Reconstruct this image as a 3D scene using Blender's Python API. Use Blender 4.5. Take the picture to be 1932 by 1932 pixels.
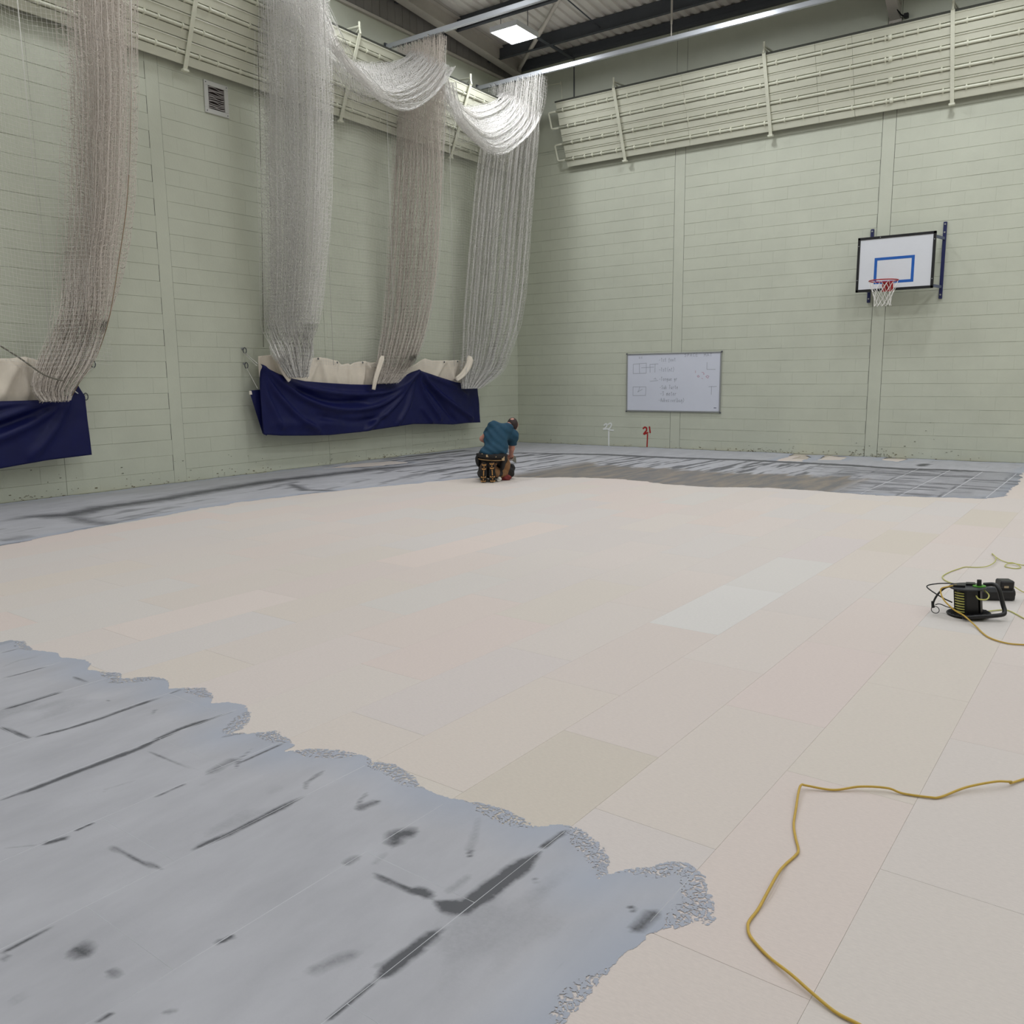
import bpy, math, random
import numpy as np
from mathutils import Matrix, Vector

R0 = random.Random(7); NR = np.random.RandomState(11)
for o in list(bpy.data.objects): bpy.data.objects.remove(o, do_unlink=True)
SC = bpy.context.scene; COL = SC.collection

# ------------------------------------------------------------------ camera, world, exposure
F_PX = 1581.95; YAW, PITCH, ROLL = -0.611008577, -0.158433787, -0.0101380495
CAM = np.array([11.136547, -16.1940869, 1.47759594])
def _axes():
    y, p, r = YAW, PITCH, ROLL
    fw = np.array([math.sin(y)*math.cos(p), math.cos(y)*math.cos(p), math.sin(p)])
    rt = np.array([math.cos(y), -math.sin(y), 0.0]); up = np.cross(rt, fw)
    return math.cos(r)*rt + math.sin(r)*up, -math.sin(r)*rt + math.cos(r)*up, fw
RT, UP, FW = _axes()
cam_d = bpy.data.cameras.new('camera'); cam_o = bpy.data.objects.new('camera', cam_d); COL.objects.link(cam_o)
cam_d.sensor_fit = 'HORIZONTAL'; cam_d.sensor_width = 36.0; cam_d.lens = 36.0*F_PX/1932.0; cam_d.clip_end = 200
cam_o.matrix_world = Matrix(((RT[0], UP[0], -FW[0], CAM[0]), (RT[1], UP[1], -FW[1], CAM[1]), (RT[2], UP[2], -FW[2], CAM[2]), (0, 0, 0, 1)))
SC.camera = cam_o
world = bpy.data.worlds.new('world'); SC.world = world; world.use_nodes = True
world.node_tree.nodes['Background'].inputs[0].default_value = (0.6, 0.7, 0.8, 1)
world.node_tree.nodes['Background'].inputs[1].default_value = 0.05
SC.view_settings.view_transform = 'Standard'; SC.view_settings.look = 'None'
SC.view_settings.gamma = 1.0; SC.view_settings.use_curve_mapping = False
SC.view_settings.exposure = 0.0
SC.cycles.max_bounces = 6; SC.cycles.diffuse_bounces = 3; SC.cycles.glossy_bounces = 2; SC.cycles.transmission_bounces = 1; SC.cycles.transparent_max_bounces = 6
SC.cycles.caustics_reflective = False; SC.cycles.caustics_refractive = False
LAMP = 54.5                     # brightness of the LED diffusers

# ------------------------------------------------------------------ pixel -> place (distance from the plane touched)
def hit(u, v, ax, val):
    d = FW + RT*(u-966)/F_PX - UP*(v-966)/F_PX
    return CAM + d*((val-CAM[ax])/d[ax])
def FL(u, v, z=0.0): return hit(u, v, 2, z)
def LW(u, v, x=0.0): return hit(u, v, 0, x)
def BW(u, v, y=0.0): return hit(u, v, 1, y)
def proj(P):
    d = np.asarray(P, float)-CAM; z = d@FW
    return np.stack([966+F_PX*(d@RT)/z, 966-F_PX*(d@UP)/z, z], -1)

# ------------------------------------------------------------------ materials
def srgb(r, g, b):
    f = lambda c: c/12.92 if c <= .04045 else ((c+.055)/1.055)**2.4
    return (f(r/255), f(g/255), f(b/255), 1.0)
MATS = {}
def mat(name, col, rough=.6, metal=0.0, noise=None, bump=None, emit=None, spec=None, coords='Object', objcol=False):
    """noise=(scale, amount, (sx,sy,sz)); bump=(scale, strength, distance)"""
    if name in MATS: return MATS[name]
    m = bpy.data.materials.new(name); m.use_nodes = True; nt = m.node_tree; N = nt.nodes; L = nt.links
    b = N['Principled BSDF']; b.inputs['Base Color'].default_value = col
    b.inputs['Roughness'].default_value = rough; b.inputs['Metallic'].default_value = metal
    if spec is not None: b.inputs['Specular IOR Level'].default_value = spec
    src = None
    if objcol:
        oi = N.new('ShaderNodeObjectInfo'); src = oi.outputs['Color']
    if noise or bump:
        g = N.new('ShaderNodeNewGeometry'); tc = N.new('ShaderNodeTexCoord')
        vec = g.outputs['Position'] if coords == 'World' else tc.outputs['Object']
    if noise:
        mp = N.new('ShaderNodeMapping'); L.new(vec, mp.inputs['Vector'])
        mp.inputs['Scale'].default_value = noise[2] if len(noise) > 2 else (1, 1, 1)
        n = N.new('ShaderNodeTexNoise'); n.inputs['Scale'].default_value = noise[0]; n.inputs['Detail'].default_value = 5
        n.inputs['Roughness'].default_value = .65; L.new(mp.outputs[0], n.inputs['Vector'])
        mr = N.new('ShaderNodeMapRange'); mr.inputs['From Min'].default_value = .25; mr.inputs['From Max'].default_value = .75
        mr.inputs['To Min'].default_value = 1-noise[1]; mr.inputs['To Max'].default_value = 1+noise[1]
        L.new(n.outputs['Fac'], mr.inputs['Value'])
        mx = N.new('ShaderNodeVectorMath'); mx.operation = 'SCALE'
        if src is not None: L.new(src, mx.inputs[0])
        else: mx.inputs[0].default_value = col[:3]
        L.new(mr.outputs[0], mx.inputs['Scale']); src = mx.outputs[0]
    if src is not None: L.new(src, b.inputs['Base Color'])
    if bump:
        n2 = N.new('ShaderNodeTexNoise'); n2.inputs['Scale'].default_value = bump[0]; n2.inputs['Detail'].default_value = 4
        L.new(vec, n2.inputs['Vector'])
        bp = N.new('ShaderNodeBump'); bp.inputs['Strength'].default_value = bump[1]; bp.inputs['Distance'].default_value = bump[2]
        L.new(n2.outputs['Fac'], bp.inputs['Height']); L.new(bp.outputs[0], b.inputs['Normal'])
    if emit:
        b.inputs['Emission Color'].default_value = emit[0]; b.inputs['Emission Strength'].default_value = emit[1]
    MATS[name] = m; return m

WALLC = srgb(203, 206, 188)
def wall_paint():
    """pale green paint on blockwork: mottled, with small dark chips and old scuffs"""
    m = mat('pale green wall paint', WALLC, .55, noise=(1.3, .06), bump=(38, .35, .004), coords='World')
    nt = m.node_tree; N = nt.nodes; L = nt.links; b = N['Principled BSDF']
    src = b.inputs['Base Color'].links[0].from_socket
    g = N.new('ShaderNodeNewGeometry')
    n = N.new('ShaderNodeTexNoise'); n.inputs['Scale'].default_value = 9; n.inputs['Detail'].default_value = 6; n.inputs['Roughness'].default_value = .75
    L.new(g.outputs['Position'], n.inputs['Vector'])
    mr = N.new('ShaderNodeMapRange'); mr.inputs['From Min'].default_value = .735; mr.inputs['From Max'].default_value = .76
    L.new(n.outputs['Fac'], mr.inputs['Value'])
    mx = N.new('ShaderNodeMix'); mx.data_type = 'RGBA'
    L.new(mr.outputs[0], mx.inputs[0]); L.new(src, mx.inputs[6]); mx.inputs[7].default_value = srgb(90, 88, 76)
    L.new(mx.outputs[2], b.inputs['Base Color'])
    return m
M_WALL = wall_paint()
M_JOINT = mat('painted mortar joint', srgb(172, 175, 160), .8, noise=(6, .4), coords='World')
M_GAP = mat('open joint shadow gap', srgb(46, 46, 40), .9)
M_PANEL = mat('cream radiant panel enamel', srgb(218, 218, 199), .38, noise=(2.0, .05), coords='World')
M_PIPE = mat('cream pipe gloss', srgb(224, 224, 204), .32, noise=(8, .06), coords='World')
M_NET = mat('white net cord', srgb(246, 243, 237), .8)
M_NETB = mat('soiled net cord', srgb(230, 220, 209), .85)
M_ROPE = mat('white rope', srgb(214, 212, 204), .8)
M_ROPED = mat('dark rope', srgb(120, 116, 104), .8)
M_BLUE = mat('navy tarpaulin', srgb(10, 17, 74), .5, spec=.3, noise=(5, .12), bump=(60, .12, .002))
M_CANVAS = mat('beige canvas', srgb(242, 231, 214), .85, noise=(4, .08), bump=(70, .2, .002))
M_STEELD = mat('dark grey painted steel', srgb(74, 78, 84), .55, noise=(3, .08), coords='World')
M_STEELL = mat('light grey painted steel', srgb(194, 188, 178), .55, noise=(2.5, .1), coords='World')
M_ALU = mat('anodised track', srgb(205, 209, 214), .35, .35)
M_SHEET = mat('roof lining sheet', srgb(226, 222, 214), .6, noise=(1.5, .06), coords='World')
M_CLAD = mat('grey vertical cladding', srgb(140, 136, 132), .6, noise=(3, .1), coords='World')
M_BLACK = mat('black plastic', srgb(22, 22, 24), .4, noise=(20, .2))
M_BLACKM = mat('black rubber', srgb(30, 30, 31), .65)
M_WHITE = mat('white board face', srgb(226, 228, 232), .35, noise=(3, .02))
M_CHROME = mat('zinc hardware', srgb(180, 182, 184), .35, .8)
M_NAVYST = mat('navy steel', srgb(30, 36, 84), .4)
M_RED = mat('red hoop paint', srgb(170, 28, 30), .4)
M_LBLUE = mat('blue board line', srgb(20, 92, 178), .5)

# ------------------------------------------------------------------ mesh helpers
class MB:
    def __init__(s): s.v = []; s.f = []; s.mi = []; s.n = 0
    def add(s, V, F, mi=0):
        V = np.asarray(V, float).reshape(-1, 3)
        s.v.append(V)
        for f in F: s.f.append([i+s.n for i in f]); s.mi.append(mi)
        s.n += len(V); return s
    def box(s, lo, hi, ch=0.0, mi=0, M=None):
        lo = np.array(lo, float); hi = np.array(hi, float); c = min(ch, *(abs(hi-lo)/2.01))
        if c <= 0:
            V = [(x, y, z) for x in (lo[0], hi[0]) for y in (lo[1], hi[1]) for z in (lo[2], hi[2])]
            Fs = [(0, 1, 3, 2), (4, 6, 7, 5), (0, 4, 5, 1), (2, 3, 7, 6), (0, 2, 6, 4), (1, 5, 7, 3)]
        else:
            V = []; idx = {}
            for sx in (0, 1):
                for sy in (0, 1):
                    for sz in (0, 1):
                        p = [(hi if s_ else lo)[k] for k, s_ in enumerate((sx, sy, sz))]
                        d = [(-c if s_ else c) for s_ in (sx, sy, sz)]
                        for a in range(3):
                            q = [p[k]+(d[k] if k != a else 0) for k in range(3)]
                            idx[(sx, sy, sz, a)] = len(V); V.append(q)
            Fs = []
            for a in range(3):
                b_, c_ = (a+1) % 3, (a+2) % 3
                for sa in (0, 1):
                    def k(sb, sc):
                        t = [0, 0, 0]; t[a] = sa; t[b_] = sb; t[c_] = sc; return idx[(*t, a)]
                    q = [k(0, 0), k(1, 0), k(1, 1), k(0, 1)]
                    Fs.append(q if sa else q[::-1])
                    # edges along axis a between faces b_ and c_
                for sb in (0, 1):
                    for sc in (0, 1):
                        def e(sa_, ax):
                            t = [0, 0, 0]; t[a] = sa_; t[b_] = sb; t[c_] = sc; return idx[(*t, ax)]
                        q = [e(0, b_), e(1, b_), e(1, c_), e(0, c_)]
                        Fs.append(q if sb == sc else q[::-1])
            for sx in (0, 1):
                for sy in (0, 1):
                    for sz in (0, 1):
                        q = [idx[(sx, sy, sz, a)] for a in range(3)]
                        Fs.append(q if (sx+sy+sz) % 2 else q[::-1])
        V = np.array(V)
        if M is not None: V = V@np.array(M)[:3, :3].T + np.array(M)[:3, 3]
        return s.add(V, Fs, mi)
    def tube(s, P, r, n=8, mi=0, caps=True, closed=False):
        P = np.asarray(P, float); m = len(P); r = np.broadcast_to(np.asarray(r, float), (m,))
        T = (np.roll(P, -1, 0)-np.roll(P, 1, 0)) if closed else np.gradient(P, axis=0)
        T /= np.linalg.norm(T, axis=1)[:, None]+1e-12
        ref = np.array([0, 0, 1.]) if abs(T[0][2]) < .9 else np.array([1., 0, 0])
        V = []; a = np.cross(T[0], ref); a /= np.linalg.norm(a)
        for i in range(m):
            a = a-T[i]*(a@T[i]); a /= np.linalg.norm(a)+1e-12; b = np.cross(T[i], a)
            for k in range(n):
                t = 2*math.pi*k/n; V.append(P[i]+r[i]*(math.cos(t)*a+math.sin(t)*b))
        Fs = []
        for i in range(m if closed else m-1):
            j = (i+1) % m
            for k in range(n): Fs.append((i*n+k, i*n+(k+1) % n, j*n+(k+1) % n, j*n+k))
        if caps and not closed: Fs += [tuple(range(n))[::-1], tuple((m-1)*n+k for k in range(n))]
        return s.add(V, Fs, mi)
    def lathe(s, prof, c=(0, 0, 0), axis=2, n=24, mi=0):
        """profile [(radius, height)], closed by caps when radius is 0"""
        V = []; c = np.array(c, float)
        o = [(0, 1, 2), (1, 2, 0), (2, 0, 1)]
        a, b = {2: (0, 1), 0: (1, 2), 1: (2, 0)}[axis]
        for (r, h) in prof:
            for k in range(n):
                t = 2*math.pi*k/n; p = np.zeros(3); p[a] = r*math.cos(t); p[b] = r*math.sin(t); p[axis] = h; V.append(c+p)
        Fs = []
        for i in range(len(prof)-1):
            for k in range(n): Fs.append((i*n+k, i*n+(k+1) % n, (i+1)*n+(k+1) % n, (i+1)*n+k))
        return s.add(V, Fs, mi)
    def grid(s, G, mi=0, flip=False):
        G = np.asarray(G, float); a, b = G.shape[:2]; Fs = []
        for i in range(a-1):
            for j in range(b-1):
                q = (i*b+j, (i+1)*b+j, (i+1)*b+j+1, i*b+j+1); Fs.append(q[::-1] if flip else q)
        return s.add(G.reshape(-1, 3), Fs, mi)
    def mesh(s, name, mats, smooth=False):
        me = bpy.data.meshes.new(name)
        V = np.concatenate(s.v) if s.v else np.zeros((0, 3))
        me.from_pydata(V.tolist(), [], s.f)
        for m in (mats if isinstance(mats, (list, tuple)) else [mats]): me.materials.append(m)
        me.polygons.foreach_set('material_index', s.mi)
        if smooth: me.polygons.foreach_set('use_smooth', [True]*len(me.polygons))
        me.update(); return me
    def build(s, name, mats, parent=None, smooth=False, solid=None):
        return link(name, s.mesh(name, mats, smooth), parent, solid)
def link(name, me, parent=None, solid=None):
    o = bpy.data.objects.new(name, me); COL.objects.link(o)
    if parent is not None:
        o.parent = parent; o.matrix_parent_inverse = Matrix.Translation(parent.location).inverted() if parent.type == 'EMPTY' and parent.rotation_euler.z == 0 else parent.matrix_basis.inverted()
    if solid:
        md = o.modifiers.new('thickness', 'SOLIDIFY'); md.thickness = solid; md.offset = 0
    return o
def npmesh(name, V, Q, m, smooth=False):
    V = np.asarray(V, np.float32); Q = np.asarray(Q, np.int32); k = Q.shape[1]
    me = bpy.data.meshes.new(name); me.vertices.add(len(V)); me.vertices.foreach_set('co', V.ravel())
    me.loops.add(Q.size); me.loops.foreach_set('vertex_index', Q.ravel())
    me.polygons.add(len(Q)); me.polygons.foreach_set('loop_start', np.arange(0, Q.size, k, dtype=np.int32))
    me.polygons.foreach_set('loop_total', np.full(len(Q), k, np.int32))
    if smooth: me.polygons.foreach_set('use_smooth', np.ones(len(Q), bool))
    for q in (m if isinstance(m, (list, tuple)) else [m]): me.materials.append(q)
    me.update(calc_edges=True); return me
def cords(P, r):
    """three-sided cords along polylines P (n, m, 3) -> V, Q"""
    P = np.asarray(P, float); n, m = P.shape[:2]
    T = np.gradient(P, axis=1); T /= np.linalg.norm(T, axis=2)[..., None]+1e-9
    ref = np.where(np.abs(T[..., 2:3]) > .8, np.array([1., .3, 0]), np.array([0, 0, 1.]))
    a = np.cross(T, ref); a /= np.linalg.norm(a, axis=2)[..., None]+1e-9; b = np.cross(T, a)
    V = np.stack([P+r*(math.cos(t)*a+math.sin(t)*b) for t in (0, 2.0944, 4.18879)], 2)   # n,m,3,3
    base = (np.arange(n)[:, None]*m+np.arange(m-1)[None])*3
    Q = np.stack([np.stack([base+k, base+(k+1) % 3, base+3+(k+1) % 3, base+3+k], -1) for k in range(3)], 2).reshape(-1, 4)
    return V.reshape(-1, 3), Q
def join_np(parts):
    Vs, Qs, n = [], [], 0
    for V, Q in parts: Vs.append(V); Qs.append(Q+n); n += len(V)
    return np.concatenate(Vs), np.concatenate(Qs)
def tag(o, label=None, cat=None, group=None, kind=None):
    if label: o['label'] = label
    if cat: o['category'] = cat
    if group: o['group'] = group
    if kind: o['kind'] = kind
    return o
def thing(name, loc, label, cat, group=None, rz=0.0):
    o = bpy.data.objects.new(name, None); COL.objects.link(o); o.location = loc; o.rotation_euler.z = rz; o.empty_display_size = .1
    return tag(o, label, cat, group)
def dup(root, loc, label=None):
    r = root.copy(); COL.objects.link(r); r.location = loc
    if label: r['label'] = label
    for ch in list(root.children):
        c = ch.copy(); COL.objects.link(c); c.parent = r
        for g in list(ch.children):
            d = g.copy(); COL.objects.link(d); d.parent = c
    return r
def vnoise(x, y, seed=0):
    """smooth value noise in numpy, 0..1"""
    rs = np.random.RandomState(seed); T = rs.rand(256, 256)
    xi = np.floor(x).astype(int); yi = np.floor(y).astype(int); fx = x-xi; fy = y-yi
    fx = fx*fx*(3-2*fx); fy = fy*fy*(3-2*fy); g = lambda i, j: T[i & 255, j & 255]
    return (g(xi, yi)*(1-fx)+g(xi+1, yi)*fx)*(1-fy)+(g(xi, yi+1)*(1-fx)+g(xi+1, yi+1)*fx)*fy
def fbm(x, y, seed=0, o=4):
    r = 0; a = .5; t = 0
    for k in range(o): r = r+a*vnoise(x*2**k, y*2**k, seed+k); t += a; a *= .55
    return r/t
def crom(P, n=8, closed=False):
    """Catmull-Rom through points"""
    P = np.asarray(P, float)
    Q = np.vstack([P[-1], P, P[0], P[1]]) if closed else np.vstack([2*P[0]-P[1], P, 2*P[-1]-P[-2]])
    out = []
    for i in range(1, len(Q)-2):
        for t in np.linspace(0, 1, n, endpoint=False):
            a, b, c, d = Q[i-1:i+3]
            out.append(.5*((2*b)+(c-a)*t+(2*a-5*b+4*c-d)*t*t+(3*b-a-3*c+d)*t**3))
    if not closed: out.append(P[-1])
    return np.array(out)

# ================================================================== ROOM
RX, RY = 18.0, -24.0             # far sides of the hall, behind and right of the camera
EAVE, SLOPE = 8.23, .075         # roof lining height at the back wall, rise per metre
roofz = lambda y: EAVE+SLOPE*min(-y, 12-(-y-12) if -y > 12 else -y)

# ---- walls: backing leaf with separate blocks, plain column strips between movement joints
CH, CL, CZ = .225, .45, .185     # course height, block length, first bed joint
def block_mesh(w, h):
    """rounded-edge block face; perpends nearly painted over, bed joints open a little"""
    b = MB(); d, ez, ex = .003, .003, .0003
    V = np.array([(-w/2, d*1.8, -h/2), (w/2, d*1.8, -h/2), (w/2, d*1.8, h/2), (-w/2, d*1.8, h/2),
                  (-w/2+ex, 0, -h/2+ez), (w/2-ex, 0, -h/2+ez), (w/2-ex, 0, h/2-ez), (-w/2+ex, 0, h/2-ez)])
    b.add(V, [(4, 5, 6, 7), (0, 1, 5, 4), (1, 2, 6, 5), (2, 3, 7, 6), (3, 0, 4, 7)]); return b
BLK = {}
def blk(w, h):
    k = (round(w, 3), round(h, 3))
    if k not in BLK: BLK[k] = block_mesh(*k).mesh('block', M_WALL)
    return BLK[k]
def blockwork(wall, side, spans, ztop, flagpx):
    """side 'back': along x at y=0 facing -y; side 'left': along y at x=0 facing +x"""
    items = []
    z0 = 0.0; c = 0
    while z0 < ztop-.02:
        z1 = CZ if c == 0 else min(z0+CH, ztop)
        for (a, b) in spans:
            s = a-(CL/2 if c % 2 else 0)
            while s < b-.01:
                p, q = max(s, a), min(s+CL, b)
                if q-p > .06: items.append(((p+q)/2, (z0+z1)/2, q-p-R0.choice((.0001, .0001, .0002, .0008)), z1-z0-R0.choice((.0002, .0004, .001, .0026))))
                s += CL
        z0 = z1; c += 1
    info = []
    for (s, z, w, h) in items:
        P = (s, 0, z) if side == 'back' else (0, s, z)
        u, v, d = proj(P)
        vis = d > 0 and -15 < u < 1947 and -15 < v < 1947
        info.append((0 if vis else 1, d if d > 0 else 99, s, z, w, h))
    info.sort()
    rest = []
    for k, (nv, d, s, z, w, h) in enumerate(info):
        j = NR.normal(0, .0008); ang = NR.normal(0, .0018)
        if side == 'back': M = Matrix.Translation((s, j, z)) @ Matrix.Rotation(ang, 4, 'Y')
        else: M = Matrix.Translation((j, s, z)) @ Matrix.Rotation(math.pi/2, 4, 'Z') @ Matrix.Rotation(ang, 4, 'Y')
        if k < 300 and nv == 0:
            o = bpy.data.objects.new('block', blk(w, h)); COL.objects.link(o); o.parent = wall; o.matrix_basis = M
        else: rest.append((M, w, h))
    b = MB()
    for M, w, h in rest:
        src = block_mesh(round(w, 3), round(h, 3)); V = src.v[0]@np.array(M)[:3, :3].T+np.array(M)[:3, 3]
        b.add(V, src.f)
    o = b.build('block_field', M_WALL, wall); o['kind'] = 'stuff'

wb = MB().box((-.3, .005, -.1), (RX+.3, .3, 8.6)); wall_back = tag(wb.build('wall_back', M_JOINT), 'pale green blockwork wall with basketball backboard and whiteboard', kind='structure')
ZB = 6.30
cols = [(3.825, 4.035), (7.655, 7.865), (11.48, 11.69), (15.3, 15.5)]
sp = []; a = 0.0
for (p, q) in cols: sp.append((a, p-.006)); a = q+.006
sp.append((a, RX))
blockwork(wall_back, 'back', sp, ZB, None)
for (p, q) in cols:
    MB().box((p, -.001, 0), (q, .012, 8.3), .002).build('column_strip', M_WALL, wall_back)
    for e in (p-.004, q+.001): MB().box((e, .002, 0), (e+.004, .006, 8.3)).build('movement_joint', M_GAP, wall_back)
a = 0.0
for (p, q) in cols+[(RX, RX)]:
    MB().box((a, -.002, ZB+.012), (p-.005, .012, 8.5), .004).build('upper_wall_slab', M_WALL, wall_back); a = q+.005

wl = MB().box((-.3, RY-.3, -.1), (-.005, .3, 7.79)); wall_left = tag(wl.build('wall_left', M_JOINT), 'pale green blockwork gable wall behind the netting', kind='structure')
lcols = [(-8.965, -8.765), (-14.0, -13.8), (-3.9, -3.7)]
lj = [-5.9, -10.55]
edges = sorted([(p, q) for p, q in lcols]+[(j-.001, j+.001) for j in lj])
sp = []; a = -18.0
for (p, q) in edges: sp.append((a, p-.002)); a = q+.002
sp.append((a, 0.0))
blockwork(wall_left, 'left', sp, 6.70, None)
for (p, q) in lcols:
    MB().box((-.012, p, 0), (.001, q, 7.7), .002).build('column_strip', M_WALL, wall_left)
    for e in (p-.004, q+.001): MB().box((-.006, e, 0), (-.002, e+.004, 7.7)).build('movement_joint', M_GAP, wall_left)
MB().box((-.012, RY, 6.712), (.002, 0, 7.40), .004).build('upper_wall_slab', M_WALL, wall_left)
MB().box((-.012, RY, 7.412), (.002, 0, 7.79), .004).build('upper_wall_slab', M_WALL, wall_left)
# gable cladding above the block wall
b = MB(); y = -11.9
for k in range(62):
    y0, y1 = -.02-k*.2, -.02-k*.2-.186
    b.add([(-.03, y0, 7.80), (-.03, y1, 7.80), (-.03, y1, roofz(y1)), (-.03, y0, roofz(y0)), (-.05, y1-.014, 7.80), (-.05, y1-.014, roofz(y1))], [(0, 3, 2, 1), (1, 2, 5, 4)])
b.box((-.3, RY, 7.79), (-.06, .2, 9.3)); b.build('cladding_sheet', M_CLAD, wall_left)
MB().box((-.05, RY, 7.78), (.06, 0, 7.83), .004).build('wall_capping', M_STEELL, wall_left)
tag(MB().box((RX, RY-.3, -.1), (RX+.3, .3, 9.3)).build('wall_right', M_WALL), 'pale green wall', kind='structure')
tag(MB().box((-.3, RY-.3, -.1), (RX+.3, RY, 9.3)).build('wall_front', M_WALL), 'pale green wall', kind='structure')

# ---- roof: ribbed lining sheet, purlins along x, rafters down the slope, wind brace
b = MB(); xs = []; x = -.2
while x < RX+.3:
    xs += [(x, 0.0), (x+.10, 0.0), (x+.115, .035), (x+.185, .035)]; x += .2
for (y0, y1) in ((.15, -12.0), (-12.0, -24.2)):
    G = np.array([[(xx, y0, roofz(y0)+dz), (xx, y1, roofz(y1)+dz)] for xx, dz in xs]); b.grid(G)
ceiling = tag(b.build('ceiling', M_SHEET), 'ribbed grey roof lining over dark purlins', kind='structure')
for y in [-.92-1.42*k for k in range(16)]:
    zt = roofz(y)
    pb = MB().box((-.1, y-.006, zt-.27), (RX, y+.006, zt-.004)).box((-.1, y-.07, zt-.27), (RX, y, zt-.262)).box((-.1, y, zt-.012), (RX, y+.07, zt-.004))
    pb.build('purlin', M_STEELD, ceiling)
MB().box((-.1, -.13, 8.05), (RX, -.02, 8.12), .004).box((-.1, -.13, 8.12), (RX, -.12, 8.225)).build('eaves_beam', M_STEELD, ceiling)
def ibeam_y(x, y0, y1, off, depth, w, m, parent, name):
    """I-section following the roof slope along y"""
    bb = MB()
    for (xa, xb, za, zb) in ((x-w/2, x+w/2, 0, .018), (x-.006, x+.006, .018, depth-.018), (x-w/2, x+w/2, depth-.018, depth)):
        V = []
        for yy in (y0, y1):
            zt = roofz(yy)-off
            V += [(xa, yy, zt-za), (xb, yy, zt-za), (xb, yy, zt-zb), (xa, yy, zt-zb)]
        bb.add(V, [(0, 1, 2, 3), (7, 6, 5, 4), (0, 4, 5, 1), (1, 5, 6, 2), (2, 6, 7, 3), (3, 7, 4, 0)])
    return bb.build(name, m, parent)
ibeam_y(.24, -.12, -12, .03, .32, .2, M_STEELL, ceiling, 'rafter')
ibeam_y(7.76, -.12, -12, .28, .42, .19, M_STEELL, ceiling, 'rafter')
ibeam_y(11.6, -.12, -12, .28, .42, .19, M_STEELL, ceiling, 'rafter')
# rafter foot with bolted end plate and cable on the back wall
rb = MB(); V = []
for (y, zlo) in ((-.004, 7.33), (-.9, 7.75)):
    V += [(7.675, y, zlo), (7.845, y, zlo), (7.845, y, 8.0), (7.675, y, 8.0)]
rb.add(V, [(3, 2, 1, 0), (4, 5, 6, 7), (0, 1, 5, 4), (1, 2, 6, 5), (2, 3, 7, 6), (3, 0, 4, 7)])
haunch = rb.build('rafter_haunch', M_STEELL, ceiling)
pl = MB().box((7.66, -.03, 7.26), (7.86, -.002, 7.36), .004)
for x in (7.70, 7.82): pl.lathe([(0, -.045), (.014, -.045), (.014, -.03)], (x, 0, 7.31), 1, 8)
pl.build('end_plate', M_STEELL, ceiling)
MB().tube(crom([(7.80, -.9, 7.9), (7.81, -.5, 7.66), (7.80, -.3, 7.5), (7.86, -.12, 7.38), (7.92, -.05, 7.36)], 6), .012).box((7.90, -.08, 7.33), (7.97, -.003, 7.40), .006).build('cable_drop', M_BLACK, ceiling)
MB().tube([(.22, -.2, 8.03), (5.4, -4.9, 8.33)], .042, 10).build('wind_brace', M_STEELL, ceiling)
MB().tube([(.22, -9.6, 8.6), (5.4, -4.9, 8.33)], .042, 10).build('wind_brace', M_STEELL, ceiling)
MB().box((1.45, -1.36, 8.04), (1.53, -.02, 8.06)).build('sag_bar', M_STEELD, ceiling)
for x in (2.62, 6.4, 10.2): MB().tube([(x, -.92, 8.12), (x+.05, -12, 8.95)], .012, 6).build('sag_rod', M_STEELD, ceiling)

# ---- floor: base, separate boards laid in staggered columns
floor = tag(MB().box((-.3, RY-.3, -.2), (RX+.3, .3, -.012)).build('floor', mat('bare subfloor', srgb(196, 186, 172), .9)), 'large pale beige floor boards part-coated with grey compound', kind='structure')
TW, TL, TROT = .4443, 1.143, math.atan(.031)
def board_xy(s, t):
    """board grid (s across columns from x=10.69 at y=-14, t along) -> world"""
    return np.array([10.69+s*math.cos(TROT)+t*math.sin(TROT), -14.0-s*math.sin(TROT)+t*math.cos(TROT)])
PH = {0: .35, -1: -.32, -2: .16, -3: -.50, -4: -.02, -5: -.885, -6: -.41, -7: -.1, -8: -.75, -9: 1.03, -10: .27, -11: .75, -12: .1, -13: .9, -14: .27}
M_TILE = mat('beige fibre board', srgb(205, 196, 188), .62, noise=(48, .06, (1, 3.5, 1)), bump=(260, .12, .001), objcol=True, coords='World')
TINT = [(217, 206, 198), (216, 207, 200), (215, 208, 202), (219, 206, 198), (217, 207, 197), (215, 206, 200), (218, 208, 200)]
KNOWN = {(-4, 2): (220, 216, 211), (-4, 3): (217, 212, 206), (-3, 0): (211, 201, 188), (-10, 2): (223, 209, 200), (-10, 3): (222, 209, 200), (-10, 0): (222, 210, 202), (-2, 6): (213, 203, 190), (-3, 5): (214, 204, 191)}
tb = MB(); h = .0012
tw, tl = TW-.0005, TL-.0009
tb.box((-tw/2, -tl/2, -.012), (tw/2, tl/2, 0), .0005)
TILE = tb.mesh('floor_board', M_TILE)
tiles = []
for c in range(-24, 16):
    ph = PH.get(c, (c*.37+.21*((c*7) % 5)) % TL)
    for k in range(-9, 14):
        ctr = board_xy(c*TW+TW/2, ph+TL*(k+.5))
        if not (TW/2 < ctr[0] < RX-TW/2 and -19 < ctr[1] < -TL/2): continue
        u, v, d = proj((ctr[0], ctr[1], 0))
        vis = d > .3 and -250 < u < 2180 and -50 < v < 2300
        tiles.append((0 if vis else 1, d if d > 0 else 99, c, k, ctr))
tiles.sort(key=lambda t: t[:2]); restb = MB()
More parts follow.
